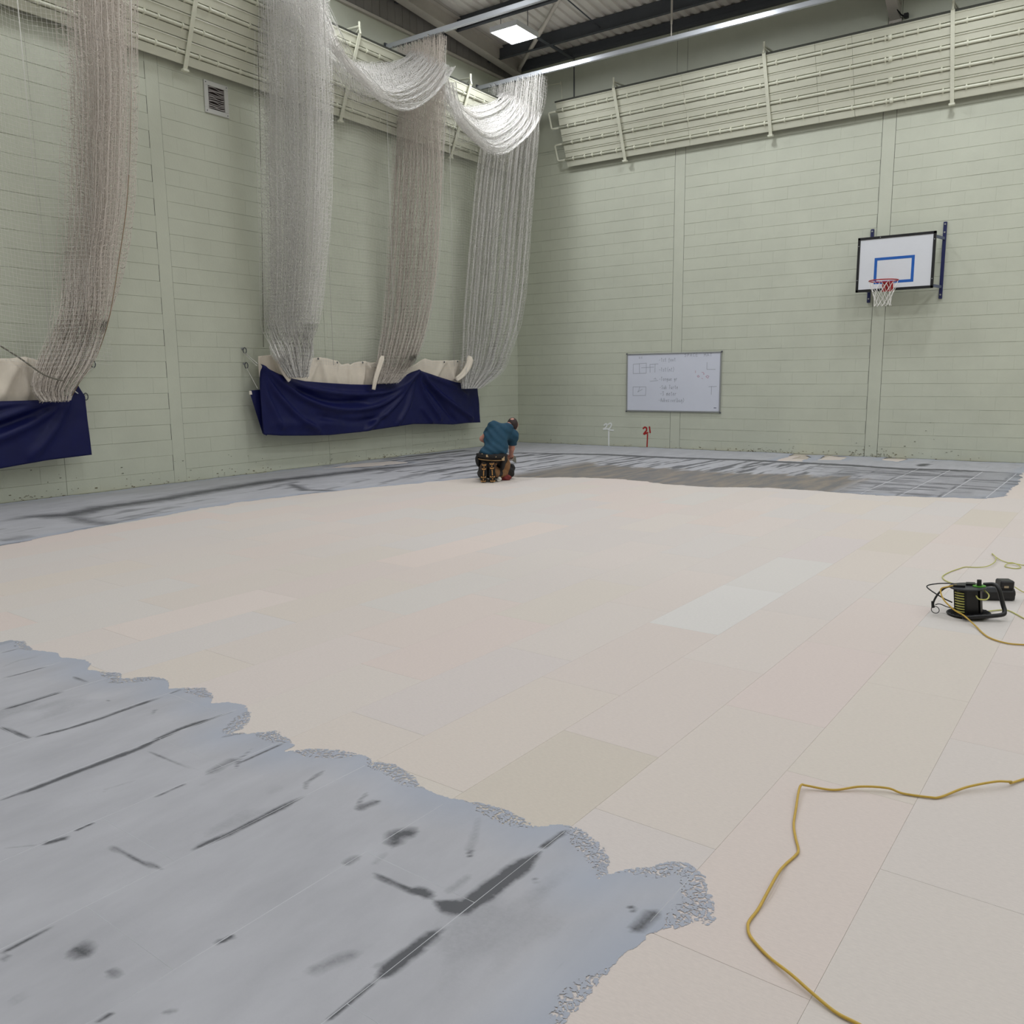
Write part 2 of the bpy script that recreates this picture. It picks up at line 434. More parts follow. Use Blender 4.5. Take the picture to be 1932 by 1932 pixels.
for i, (nv, d, c, k, ctr) in enumerate(tiles):
    col = KNOWN.get((c, k)) or tuple(q+R0.uniform(-1, 1)*.6 for q in TINT[R0.randrange(len(TINT))])
    if i < 300 and nv == 0:
        o = bpy.data.objects.new('floor_board', TILE); COL.objects.link(o); o.parent = floor
        o.matrix_basis = Matrix.Translation((ctr[0], ctr[1], 0)) @ Matrix.Rotation(-TROT, 4, 'Z'); o.color = srgb(*col)
    elif ctr[1] > -19:
        M = np.array(Matrix.Translation((ctr[0], ctr[1], 0)) @ Matrix.Rotation(-TROT, 4, 'Z'))
        restb.box((-tw/2, -tl/2, -.012), (tw/2, tl/2, 0), .0005, M=M)
ro = restb.build('floor_board_field', M_TILE, floor); ro.color = srgb(217, 207, 199); ro['kind'] = 'stuff'

# ---- grey smoothing compound trowelled over part of the boards
def px(pts, z=0.0): return np.array([FL(u, v, z)[:2] for u, v in pts])
near = [(0,1212),(20,1208),(45,1210),(52,1216),(60,1226),(110,1232),(112,1240),(160,1245),(172,1252),(165,1263),(195,1268),(228,1270),(232,1280),(262,1278),(300,1277),(320,1288),(318,1300),(350,1298),(385,1298),(400,1308),(402,1320),(395,1328),(430,1325),(460,1330),(473,1345),(470,1362),(452,1377),(432,1384),(480,1383),(525,1378),(530,1388),(550,1395),(555,1408),(532,1418),(580,1413),(640,1415),(690,1425),(704,1438),(745,1440),(780,1465),(790,1480),(820,1497),(860,1508),(905,1515),(950,1525),(995,1550),(1010,1560),(1060,1555),(1100,1565),(1140,1600),(1152,1625),(1145,1645),(1117,1663),(1150,1647),(1190,1640),(1230,1635),(1260,1625),(1300,1628),(1330,1655),(1345,1700),(1347,1735),(1335,1748),(1318,1735),(1280,1757),(1262,1750),(1240,1757),(1225,1765),(1200,1785),(1180,1800),(1150,1835),(1110,1880),(1075,1920)]
edge_left = [(0,1030),(60,1020),(150,1000),(250,984),(350,965),(450,948),(530,938),(600,930),(700,920),(800,910),(900,901),(960,899)]
edge_back = [(1000,901),(1060,900),(1120,902),(1160,904),(1205,908),(1260,914),(1330,918),(1440,920),(1530,925),(1600,931),(1640,934),(1720,938),(1800,939),(1864,941),(1900,935),(1905,925),(1918,915),(1925,905),(1928,890)]
nw = px(near); lw_ = px(edge_left); bw_ = px(edge_back)
poly = np.vstack([[(.045, -.05)], [(10.42, -.05)], bw_[::-1], lw_[::-1], [(3.0, -13.2), (3.6, -13.9), (5.0, -14.0)], nw, [(10.25, -15.3), (10.25, -17.5), (.045, -17.5)]])
def poly_sd(P, poly):
    d = np.full(len(P), 9.0); ins = np.zeros(len(P), bool)
    for i in range(len(poly)):
        a, b = poly[i], poly[(i+1) % len(poly)]; e = b-a; w = P-a
        t = np.clip((w@e)/(e@e+1e-12), 0, 1); d = np.minimum(d, np.hypot(*(w-t[:, None]*e).T))
        c = (a[1] <= P[:, 1]) != (b[1] <= P[:, 1])
        xc = a[0]+(P[:, 1]-a[1])/(e[1] if abs(e[1]) > 1e-9 else 1e-9)*e[0]
        ins ^= c & (P[:, 0] < xc)
    return np.where(ins, d, -d)
def stroke_field(P, strokes):
    w = np.zeros(len(P))
    for pts, wpx, inten, soft in strokes:
        Q = px(pts); m = FL(*pts[len(pts)//2]); dist = np.linalg.norm(m-CAM); wid = 1.7*wpx*dist/F_PX
        lo = Q.min(0)-wid*3; hi = Q.max(0)+wid*3
        k = np.where(((P > lo) & (P < hi)).all(1))[0]
        if not len(k): continue
        p = P[k]; best = np.full(len(k), 9.0); tt = np.zeros(len(k)); n = len(Q)-1
        for i in range(n):
            e = Q[i+1]-Q[i]; v = p-Q[i]; t = np.clip((v@e)/(e@e+1e-12), 0, 1); d = np.hypot(*(v-t[:, None]*e).T)
            u = d < best; best[u] = d[u]; tt[u] = (i+t[u])/n
        nz = .65+.7*fbm(p[:, 0]*14, p[:, 1]*14, 40+int(wpx))
        prof = np.clip(np.minimum(tt, 1-tt)*5+.25, 0, 1)
        a = np.clip((wid*.55*nz*prof-best)/(wid*soft)+.15, 0, 1)*inten
        w[k] = np.maximum(w[k], a)
    return w
c7 = lambda L: [(x*.41408, 1180+y*.41408) for x, y in L]
c8 = lambda L: [(700+x*.41408, 1350+y*.41408) for x, y in L]
ST = []
for L, w, i, s_ in [([(0,390),(150,345),(300,298)],16,.9,.5),([(120,520),(300,475),(450,430),(600,375),(760,320)],14,.85,.4),([(0,800),(160,745),(300,690),(470,625),(640,560),(730,515),(830,470),(940,435),(1060,395)],19,.95,.4),([(935,685),(1010,640),(1085,605)],40,.75,.9),([(700,790),(780,750),(860,720)],12,.7,.6),([(190,1000),(250,985),(320,965)],19,.9,.5),([(340,945),(380,920),(440,900)],12,.9,.5),([(0,1018),(90,1010),(190,1000)],9,.5,.8),([(850,1035),(950,990),(1050,950),(1150,900),(1280,835),(1400,770)],21,.9,.5),([(1570,1095),(1600,1075),(1640,1050)],36,.8,.8),([(480,1000),(620,1070),(740,1115)],15,.8,.6),([(330,1470),(365,1480),(410,1510)],60,.9,.7),([(490,1575),(520,1585),(550,1605)],36,.8,.8),([(980,1450),(1020,1440),(1080,1410)],20,.9,.5),([(1390,1590),(1470,1555),(1550,1520),(1660,1490)],50,.6,1.0),([(1720,1615),(1790,1560),(1850,1510),(1932,1440)],50,.95,.4),([(1490,1810),(1600,1715),(1720,1620)],13,.9,.4),([(0,1500),(140,1430),(280,1360)],11,.85,.5),([(1790,1010),(1810,965),(1905,920)],46,.75,.8),([(1622,845),(1660,825),(1735,800)],34,.75,.7),([(1625,840),(1640,800),(1680,760)],14,.6,.8),([(1690,1130),(1800,1180),(1932,1240)],20,.85,.5),([(0,245),(100,220),(210,190)],9,.8,.6),([(0,130),(90,105)],8,.7,.6),([(0,195),(90,160),(200,140)],14,.4,.9),([(1390,755),(1395,720),(1480,660)],18,.7,.7),([(730,1770),(820,1755)],22,.6,.9),([(0,465),(70,490),(140,518)],14,.8,.5),([(640,565),(790,620),(940,680)],8,.7,.6),([(1090,630),(1180,590),(1290,540)],8,.8,.5),([(430,1816),(470,1790),(520,1765)],13,.8,.5),([(1075,655),(1085,620),(1150,560)],8,.8,.6),([(490,350),(497,340)],8,.8,.6),([(698,410),(702,390),(720,385)],7,.7,.6),([(770,315),(830,290)],9,.7,.6),([(330,235),(400,262)],12,.7,.6),([(1000,515),(1080,495),(1160,485)],12,.6,.7),([(0,1050),(60,1120),(200,1180)],60,.18,1.2),([(250,590),(400,560),(560,500)],50,.2,1.2),([(60,1690),(100,1720)],70,.35,1.2),([(1200,770),(1300,730)],70,.25,1.1),([(0,1520),(50,1515)],26,.7,.9),([(470,770),(480,750),(640,700)],14,.35,.9),([(1000,1740),(1500,1560),(1932,1330)],70,.22,1.2),([(900,740),(1000,690)],30,.3,1.1)]: ST.append((c7(L), w*.41408, i, s_))
for L, w, i, s_ in [([(20,740),(150,785),(280,840)],16,.9,.5),([(180,795),(230,800),(285,838)],42,.9,.5),([(290,850),(360,870),(420,880),(520,815),(600,750),(690,685),(770,625)],62,1.0,.35),([(770,612),(830,570),(890,525)],19,.9,.4),([(100,605),(118,548),(215,530)],60,.85,.6),([(440,640),(470,560),(495,450)],34,.45,1.1),([(330,820),(400,770),(460,720)],34,.5,1.0),([(20,1200),(120,1120),(230,1040),(330,970)],45,.95,.5),([(0,1150),(60,1130),(120,1105)],25,.5,.8),([(1190,990),(1240,950),(1310,890)],48,.9,.7),([(738,740),(746,772)],9,.9,.5),([(1178,868),(1205,900)],13,.9,.5),([(0,405),(40,390)],24,.8,.6),([(0,690),(80,620)],30,.4,1.0),([(750,790),(800,800)],26,.5,1.0),([(1110,820),(960,1060),(750,1240)],18,.25,1.2),([(0,1330),(300,1120),(560,960)],50,.2,1.3),([(640,1200),(800,1060),(1000,900)],60,.16,1.3),([(450,610),(452,655)],12,.8,.5)]: ST.append((c8(L), w*.41408, i, s_))
FAR = [([(0,984),(60,975),(130,972),(200,957),(290,945),(370,931),(450,918),(520,907),(620,896),(700,886),(780,879),(880,872)],9,.85,.6),([(120,972),(170,985),(240,992)],7,.7,.7),([(545,912),(575,925),(640,926)],4,.8,.6),([(0,1022),(60,1010)],7,.6,.8),([(120,1008),(190,1000)],5,.7,.8),([(190,995),(250,990)],4,.7,.8),([(300,960),(350,955)],4,.5,.8),([(950,853),(1040,856),(1140,858),(1270,864),(1400,868),(1500,873),(1600,878),(1700,885),(1780,887),(1850,890),(1925,893)],4.5,.95,.5),([(1680,868),(1706,869)],6,.9,.5),([(1735,880),(1750,875)],3,.9,.5),([(1440,868),(1470,872),(1510,876)],5,.6,.8)]
def coat_grid(x0, x1, y0, y1, h):
    xs = np.arange(x0, x1+h*.5, h); ys = np.arange(y0, y1+h*.5, h); X, Y = np.meshgrid(xs, ys, indexing='ij')
    P = np.stack([X.ravel(), Y.ravel()], 1); sd = poly_sd(P, poly); n, m = X.shape
    i = (np.arange(n-1)[:, None]*m+np.arange(m-1)[None]).ravel(); Q = np.stack([i, i+m, i+m+1, i+1], 1)
    Q = Q[(sd[Q] > -.045).any(1)]
    used = np.unique(Q); rm = np.full(len(P), -1); rm[used] = np.arange(len(used))
    return P[used], sd[used], rm[Q]
parts = [coat_grid(4.6, 10.62, -16.4, -13.62, .013), coat_grid(.004, 4.6, -17.4, -5.5, .05), coat_grid(.004, 10.62, -5.5, -.004, .03)]
P = np.concatenate([p[0] for p in parts]);
BARE = [[(1466,869),(1512,871),(1528,863),(1518,859),(1545,858),(1500,855)], [(1545,868),(1588,868),(1600,863),(1560,859)], [(1660,868),(1690,871),(1720,866),(1670,862)], [(608,885),(700,880),(775,873),(735,870),(655,877)]]
SD = np.concatenate([p[1] for p in parts])
for bp_ in BARE: SD = np.minimum(SD, -poly_sd(P, px(bp_)))
off = np.cumsum([0]+[len(p[0]) for p in parts])
Q = np.concatenate([p[2]+off[k] for k, p in enumerate(parts)])
_amp = np.where(P[:, 1] < -13.4, 0.0, .16)
SD = SD+(fbm(P[:, 0]*2.2, P[:, 1]*1.6, 88)-.5)*_amp+(fbm(P[:, 0]*8, P[:, 1]*5, 89)-.5)*_amp*.9
wet = stroke_field(P, ST+[(p_, w_*4.5, i_, q_) for p_, w_, i_, q_ in FAR])
fine = fbm(P[:, 0]*3.0, P[:, 1]*1.1, 5)
nearm = (P[:, 1] < -13.4)
wet = np.maximum(wet, np.where(nearm, np.clip((fine-.60)*2.0, 0, .25), 0))
# back strip: streaks pulled along the boards, and the freshly spread dark band
xx, yy = P[:, 0]-.031*(P[:, 1]+14), P[:, 1]
back = (yy > -6.2) & ~nearm
dl = px([(950,853),(1040,856),(1140,858),(1270,864),(1400,868),(1500,873),(1600,878),(1700,885),(1780,887),(1850,890),(1925,893)])
yl = np.interp(P[:, 0], dl[:, 0], dl[:, 1])
fb = px([(960,872),(1080,868),(1160,878),(1280,884),(1420,892),(1560,899),(1625,902)]); yf = np.interp(P[:, 0], fb[:, 0], fb[:, 1])
xmax = FL(1630, 915)[0]
fresh = np.clip((yf-yy)*5+(fbm(xx*7, yy*1.0, 61)-.5)*5, 0, 1)*np.clip((xmax-P[:, 0])*4, 0, 1)*np.clip((P[:, 0]-3.6)*3, 0, 1)*back
stk = fbm(xx*13, yy*.9, 21, 4); stk2 = fbm(xx*2.2, yy*9, 31, 4)
mid = back & (yy < yl) & (fresh < .5)
wet = np.maximum(wet, np.where(mid & (P[:, 0] < 7.6), np.clip((stk-.52)*8, 0, .72), 0))
wet = np.maximum(wet, np.where(mid & (P[:, 0] >= 7.0), np.clip((stk2-.46)*4.0, 0, .62)*np.clip((P[:, 0]-7.0)*1.5, 0, 1), 0))
left = (P[:, 0] < 4.2) & ~nearm & ~back
ll = px([(0,984),(60,975),(130,972),(200,957),(290,945),(370,931),(450,918),(520,907),(620,896),(700,886),(780,879),(880,872)])[::-1]
xl = np.interp(yy, ll[::-1][:, 1], ll[::-1][:, 0])
stk3 = fbm(P[:, 0]*8+yy*1.5, yy*1.1, 51, 4)
wet = np.maximum(wet, np.where(left & (P[:, 0] > xl), np.clip((stk3-.60)*6, 0, .5), np.clip((stk3-.62)*2, 0, .2)*left))
wet = np.maximum(wet, np.where(mid, .34*np.clip((P[:, 0]-7.2)*1.2, 0, 1)*np.clip(.4+fine, 0, 1), 0))
# dark edges along the board joints of the back strip
for c in range(-16, 1):
    x0 = 10.69+c*TW
    d = xx-x0
    wgt = np.clip((P[:, 0]-5.0)/3, .12, 1)*np.where(yy < yl, 1, .35)
    wet = np.maximum(wet, np.where(back & (fresh < .6), np.clip(1-np.abs(d+.035)/.03, 0, 1)*.8*wgt*np.clip(fbm(xx*3, yy*2, 9)*2.2-.5, 0, 1), 0))
M_COAT = bpy.data.materials.new('grey smoothing compound'); M_COAT.use_nodes = True
def coat_nodes():
    nt = M_COAT.node_tree; N = nt.nodes; L = nt.links; bs = N['Principled BSDF']; out = N['Material Output']
    def att(n):
        a = N.new('ShaderNodeAttribute'); a.attribute_name = n; return a.outputs['Fac']
    def mix(f, a, b):
        m = N.new('ShaderNodeMix'); m.data_type = 'RGBA'
        if isinstance(f, float): m.inputs[0].default_value = f
        else: L.new(f, m.inputs[0])
        for k, q in ((6, a), (7, b)):
            if isinstance(q, tuple): m.inputs[k].default_value = q
            else: L.new(q, m.inputs[k])
        return m.outputs[2]
    def math_(op, a, b):
        m = N.new('ShaderNodeMath'); m.operation = op
        for k, q in ((0, a), (1, b)):
            if isinstance(q, (int, float)): m.inputs[k].default_value = q
            else: L.new(q, m.inputs[k])
        return m.outputs[0]
    def ramp(v, a, b, lo=0.0, hi=1.0):
        m = N.new('ShaderNodeMapRange'); m.inputs[1].default_value = a; m.inputs[2].default_value = b; m.inputs[3].default_value = lo; m.inputs[4].default_value = hi
        L.new(v, m.inputs[0]); return m.outputs[0]
    geo = N.new('ShaderNodeNewGeometry')
    def noise(sc, det=4, ro=.6, st=(1, 1, 1)):
        mp = N.new('ShaderNodeMapping'); mp.inputs['Scale'].default_value = st; L.new(geo.outputs['Position'], mp.inputs[0])
        n = N.new('ShaderNodeTexNoise'); n.inputs['Scale'].default_value = sc; n.inputs['Detail'].default_value = det; n.inputs['Roughness'].default_value = ro
        L.new(mp.outputs[0], n.inputs['Vector']); return n.outputs['Fac']
    sd, wt, fr, lc = att('sd'), att('wet'), att('fresh'), att('lace')
    cl = mix(ramp(noise(5, 5, .6, (1, .35, 1)), .3, .7), srgb(172, 172, 177), srgb(188, 188, 193))
    cl = mix(ramp(sd, .0, .22, .75, 0.0), cl, srgb(166, 173, 187))
    wv = math_('ADD', wt, math_('MULTIPLY', math_('SUBTRACT', noise(55, 5, .7), .5), math_('MULTIPLY', wt, .9)))
    cl = mix(ramp(wv, .12, .8), cl, srgb(88, 89, 93))
    fcol = mix(ramp(noise(1.6, 4, .6, (4.5, .8, 1)), .38, .66), srgb(112, 111, 113), srgb(146, 134, 122))
    cl = mix(fr, cl, fcol)
    L.new(cl, bs.inputs['Base Color'])
    L.new(ramp(fr, 0, 1, .62, .5), bs.inputs['Roughness'])
    bp = N.new('ShaderNodeBump'); bp.inputs['Strength'].default_value = .15; bp.inputs['Distance'].default_value = .002
    L.new(noise(90, 4), bp.inputs['Height']); L.new(bp.outputs[0], bs.inputs['Normal'])
    # torn, lacy edge: the skim breaks up where it runs out
    th = math_('ADD', math_('MULTIPLY', math_('SUBTRACT', noise(42, 3, .6), .5), .030), math_('MULTIPLY', math_('SUBTRACT', noise(11, 2), .5), .03))
    vo = N.new('ShaderNodeTexVoronoi'); vo.feature = 'DISTANCE_TO_EDGE'; vo.inputs['Scale'].default_value = 46; L.new(geo.outputs['Position'], vo.inputs['Vector'])
    hole = math_('MAXIMUM', math_('MULTIPLY', ramp(vo.outputs['Distance'], .02, .07, 1.0, 0.0), ramp(noise(34, 3), .5, .54)), ramp(noise(75, 4, .65), .54, .58))
    zone = math_('MULTIPLY', ramp(sd, .03, .13, 1.0, 0.0), lc)
    keep = math_('GREATER_THAN', math_('SUBTRACT', math_('ADD', sd, th), math_('MULTIPLY', math_('MULTIPLY', hole, zone), .2)), 0.0)
    tr = N.new('ShaderNodeBsdfTransparent'); ms = N.new('ShaderNodeMixShader')
    L.new(keep, ms.inputs[0]); L.new(tr.outputs[0], ms.inputs[1]); L.new(bs.outputs[0], ms.inputs[2]); L.new(ms.outputs[0], out.inputs[0])
coat_nodes()
lace = np.zeros(len(P))
for u, v, w_ in ((1110,1600,.10),(1312,1690,.13),(1120,1905,.10),(615,1420,.10),(755,1455,.12),(455,1365,.09),(235,1280,.14),(380,1305,.08),(950,1535,.10),(60,1215,.10),(520,1390,.07),(1240,1635,.07)):
    q_ = FL(u, v)[:2]; lace = np.maximum(lace, np.exp(-(((P-q_)**2).sum(1)/(w_*w_))**1.5))
thick = np.clip(SD*.03, 0, .0012)+.0008
me = npmesh('smoothing_compound', np.column_stack([P, thick]), Q, M_COAT, True)
for nme, arr in (('sd', SD), ('wet', wet), ('fresh', fresh), ('lace', lace)):
    at = me.attributes.new(nme, 'FLOAT', 'POINT'); at.data.foreach_set('value', arr.astype(np.float32))
coat = tag(link('smoothing_compound', me), 'grey smoothing compound trowelled over the boards along walls and foreground', 'compound', kind='stuff')
# raised light ridges where the compound bridges the board joints
rid = MB()
def ridge(a, b, w, z=.0022, seg=.05):
    n = max(2, int(np.hypot(*(b-a))/seg)); pts = np.linspace(a, b, n+1); sdv = poly_sd(pts, poly); e = (b-a)/np.hypot(*(b-a)); nrm = np.array([-e[1], e[0]])
    for i in range(n):
        if min(sdv[i], sdv[i+1]) > .03:
            w0 = w*(.45+.9*vnoise(np.array([pts[i][0]*7]), np.array([pts[i][1]*7]), 3)[0]); w1 = w*(.45+.9*vnoise(np.array([pts[i+1][0]*7]), np.array([pts[i+1][1]*7]), 3)[0])
            rid.add([(*(pts[i]-nrm*w0/2), z-.001), (*(pts[i+1]-nrm*w1/2), z-.001), (*pts[i+1], z+.0006), (*pts[i], z+.0006), (*(pts[i+1]+nrm*w1/2), z-.001), (*(pts[i]+nrm*w0/2), z-.001)], [(0, 1, 2, 3), (3, 2, 4, 5)])
for c in range(-14, 1):
    ph = PH.get(c, (c*.37+.21*((c*7) % 5)) % TL)
    ridge(board_xy(c*TW, -2.4), board_xy(c*TW, .12), .0055)
    for k in range(-4, 1):
        t = ph+TL*k
        if -2.4 < t < .1: ridge(board_xy(c*TW, t), board_xy(c*TW+TW, t), .005)
for c in (-5, -4, -3, -2, -1):
    ridge(board_xy(c*TW, 8.7), board_xy(c*TW, 12.2), .022, .0022, .1)
rid.build('joint_ridge', mat('light compound ridge', srgb(200, 201, 205), .6), coat)

# ================================================================== LED FIXTURES
M_LED = mat('lit LED diffuser', srgb(255, 255, 255), .5, emit=((.945, .97, 1.02, 1), LAMP))
M_HOUS = mat('white lamp housing', srgb(214, 216, 218), .45)
lw, ll_ = .56, .67
def make_lamp(x, y, label):
    z = 7.72
    t = thing('led_panel_light', (x, y, z), label, 'light', 'LED panel lights under the roof')
    hb = MB()
    for (a, b_) in (((-lw/2-.02, -ll_/2-.02, 0), (-lw/2, ll_/2+.02, .09)), ((lw/2, -ll_/2-.02, 0), (lw/2+.02, ll_/2+.02, .09)), ((-lw/2, -ll_/2-.02, 0), (lw/2, -ll_/2, .09)), ((-lw/2, ll_/2, 0), (lw/2, ll_/2+.02, .09)), ((-lw/2, -ll_/2, .07), (lw/2, ll_/2, .09))):
        hb.box(a, b_)
    hb.box((-.08, -.2, .09), (.08, .2, .13), .01)
    h_ = hb.build('housing', M_HOUS); h_.parent = t
    d = MB().add([(-lw/2, -ll_/2, .012), (lw/2, -ll_/2, .012), (lw/2, ll_/2, .012), (-lw/2, ll_/2, .012)], [(3, 2, 1, 0)]).build('diffuser', M_LED); d.parent = t
    zt = roofz(y)-z
    for sx in (-.3, .3):
        r = MB().tube([(sx, 0, .09), (sx, 0, max(zt, .12))], .006, 6).build('suspension_rod', M_STEELD); r.parent = t
    return t
lamp0 = make_lamp(1.69, -2.48, 'square LED panel light glowing above the gathered nets in the corner')
for i in range(5):
    for j in range(5):
        if (i, j) == (0, 0): continue
        x, y = (1.69, 5.4, 9.1, 12.8, 16.5)[i], (-2.48, -6.6, -11.6, -17.0, -22.0)[j]
        r = dup(lamp0, (x, y, 7.72+SLOPE*min(4.6*j, 9.5)), 'square LED panel light in the rows across the hall roof')

# ================================================================== NET TRACKS
ZT = 7.36
def track(y, x1, label, rods):
    t = thing('net_track', (0, y, ZT), label, 'track', 'curtain tracks for the nets')
    b = MB().box((.01, y-.028, ZT), (x1, y+.028, ZT+.075), .006).box((.01, y-.028, ZT-.006), (x1, y-.008, ZT+.002)).box((.01, y+.008, ZT-.006), (x1, y+.028, ZT+.002))
    b.build('rail', M_ALU, t)
    MB().box((.0, y-.05, ZT-.02), (.03, y+.05, ZT+.1), .004).build('wall_bracket', M_STEELD, t)
    for x in rods:
        MB().tube([(x, y, ZT+.075), (x, y, ZT+.30)], .012, 8).build('hanger_rod', M_STEELL, t)
        MB().tube([(x, y, ZT+.28), (x, y, roofz(y)-.01)], .019, 8).build('hanger_tube', M_STEELL, t)
YB, YA, Y1, Y0 = -1.40, -4.12, -7.25, -10.2
track(YB, 17.5, 'long aluminium net track carrying the net next to the corner', (4.33, 8.2, 12.1, 16))
track(YA, 17.5, 'long aluminium net track carrying the middle gathered net', (5.6, 9.5, 13.4))
track(Y1, 17.5, 'aluminium net track carrying the third net from the corner', (5.6, 9.5, 13.4))
track(Y0, 17.5, 'aluminium net track carrying the net above the short blue cover', (5.6, 9.5, 13.4))

# ================================================================== GATHERED NETS
def plane_pt(u, v, s): return hit(u, v, 1, s) if s < 0 else hit(u, v, 0, s)
def bundle(label, levels, ns, folds, amp, m, seed, ropes=(), rc=.0026, mid=M_ROPE):
    rs = np.random.RandomState(seed)
    Lp = np.array([plane_pt(u, v, s) for (v, u, s, _, _) in levels]); Rp = np.array([plane_pt(u, v, s) for (v, _, _, u, s) in levels])
    Lc, Rc = crom(Lp, 16), crom(Rp, 16)
    seg = np.r_[0, np.cumsum(np.linalg.norm(np.diff((Lc+Rc)/2, axis=0), axis=1))]; n = int(seg[-1]/.06)
    tt = np.linspace(0, seg[-1], n)
    Lc = np.stack([np.interp(tt, seg, Lc[:, k]) for k in range(3)], 1); Rc = np.stack([np.interp(tt, seg, Rc[:, k]) for k in range(3)], 1)
    zc = (Lc[:, 2]+Rc[:, 2])/2; Lc[:, 2] = zc; Rc[:, 2] = zc
    s = np.linspace(0, 1, ns); q = s*folds; tri = np.abs((q % 1)*2-1)*2-1
    fa = np.interp(q, np.arange(folds+1), rs.uniform(.55, 1.25, folds+1))
    sw = s+np.interp(q, np.arange(folds+1), rs.normal(0, .018, folds+1)); sw = (sw-sw.min())/(sw.max()-sw.min())
    D = Rc-Lc; D[:, 2] = 0; ln = np.linalg.norm(D, axis=1)[:, None]; dn = D/ln; pn = np.stack([dn[:, 1], -dn[:, 0], 0*dn[:, 0]], 1)
    PP = Lc[:, None]+D[:, None]*sw[None, :, None]+pn[:, None]*(amp*fa*tri)[None, :, None]*np.clip(ln/1.0, .35, 1.2)[:, None]
    wob = (vnoise(np.add.outer(tt*1.3, 0*s), np.add.outer(0*tt, s*23), seed)-.5)*.05
    PP = PP+pn[:, None]*wob[..., None]
    alt = ((np.arange(n)[:, None]+np.arange(ns)[None]) % 2)*2-1
    jit = rs.normal(0, .004, PP.shape); jit[..., 2] *= .5
    PP = PP+jit+dn[:, None]*(alt*.006)[..., None]
    PP[..., 0] = np.maximum(PP[..., 0], .045)
    zz = PP.copy(); zz[..., 2] += alt*.012 + rs.normal(0, .006, (n, ns))
    o = link('gathered_net', npmesh('gathered_net', *join_np([cords(PP.transpose(1, 0, 2)[:, ::2], rc*1.1), cords(zz[1:-1], rc)]), m), None)
    tag(o, label, 'net', 'cricket nets drawn back to the wall')
    return o, Lc, Rc, PP
def part_cord(name, pts, r, m, parent, n=6): return MB().tube(pts, r, n).build(name, m, parent, True)
# the net next to the corner
n3, L3, R3, P3 = bundle('pale gathered cricket net hanging next to the corner, brightly lit at its top', [(152, 933, YB, 1028, YB), (200, 925, YB-.03, 1024, YB), (250, 912, .62, 1016, YB), (330, 900, .5, 1009, YB-.02), (430, 889, .42, 1000, YB-.05), (530, 880, .36, 992, YB-.1), (610, 874, .33, 980, YB-.2), (665, 872, .34, 962, YB-.35), (700, 868, .40, 945, YB-.45), (733, 872, .50, 905, .62)], 230, 16, .16, M_NET, 1)
n2, L2, R2, P2 = bundle('beige gathered cricket net in the middle of the three above the long blue cover', [(78, 750, YA, 838, YA), (150, 751, YA, 838, YA), (250, 748, YA, 836, YA), (330, 743, .42, 834, YA), (430, 737, .36, 830, YA), (530, 731, .30, 822, YA-.05), (610, 724, .30, 807, YA-.15), (665, 714, .32, 790, YA-.3), (700, 707, .36, 768, .55), (727, 703, .42, 742, .5)], 200, 13, .14, M_NETB, 2)
n1, L1, R1, P1 = bundle('grey-white gathered cricket net falling in front of the left end of the long blue cover', [(-62, 497, Y1, 606, Y1), (40, 497, Y1, 612, Y1), (200, 500, Y1, 618, Y1), (330, 503, Y1, 617, Y1), (430, 506, Y1, 612, Y1+.03), (530, 507, Y1+.05, 603, Y1+.08), (610, 507, Y1+.1, 594, Y1+.15), (660, 510, .5, 588, .7), (690, 528, .5, 583, .65), (717, 548, .5, 578, .55)], 230, 16, .16, M_NET, 3)
n0, L0, R0_, P0 = bundle('brownish gathered cricket net tied with a cord above the short blue cover', [(-230, 150, Y0, 250, Y0), (0, 138, Y0, 246, Y0), (150, 146, Y0, 246, Y0), (300, 146, Y0, 243, Y0), (400, 142, Y0-.03, 237, Y0-.02), (500, 133, Y0-.1, 222, Y0-.08), (590, 112, .42, 206, Y0-.15), (640, 92, .42, 192, .78), (680, 72, .45, 176, .72), (708, 62, .5, 158, .66), (735, 60, .5, 138, .6), (765, 84, .55, 130, .58)], 190, 14, .15, M_NETB, 4, rc=.0027)
# edge ropes sewn into the nets
part_cord('edge_rope', R0_[::3]+np.array([.03, 0, 0]), .006, mat('brown rope', srgb(150, 130, 106), .85), n0)
part_cord('edge_rope', R1[4:-6:3]+np.array([.05, -.05, 0]), .005, M_ROPE, n1)
part_cord('edge_rope', L3[12:-8:3], .005, M_ROPE, n3)
part_cord('edge_rope', R2[3:-8:3]+np.array([.03, 0, 0]), .005, M_ROPE, n2)
part_cord('draw_cord', [hit(483, -20, 1, Y1-.05), hit(489, 170, 1, Y1-.05), hit(494, 400, 1, Y1-.05), hit(497, 655, 1, Y1-.05)], .005, M_ROPED, n1)
part_cord('draw_cord', [hit(247, -20, 1, Y0-.05), hit(248, 100, 1, Y0-.05), hit(243, 330, 1, Y0-.05)], .004, M_ROPE, n0)
# slider tops: a row of small hooks along the track
for nn, PPx, yy_ in ((n3, P3, YB), (n2, P2, YA), (n1, P1, Y1)):
    hb = MB()
    for k in range(0, PPx.shape[1], 3):
        p = PPx[0, k]; hb.tube([(p[0], yy_, ZT-.004), (p[0], (yy_+p[1])/2, (ZT+p[2])/2-.02), tuple(p)], .004, 4)
    o = hb.build('slider_hook_row', mat('grey slider plastic', srgb(90, 88, 84), .5), nn); o['kind'] = 'stuff'

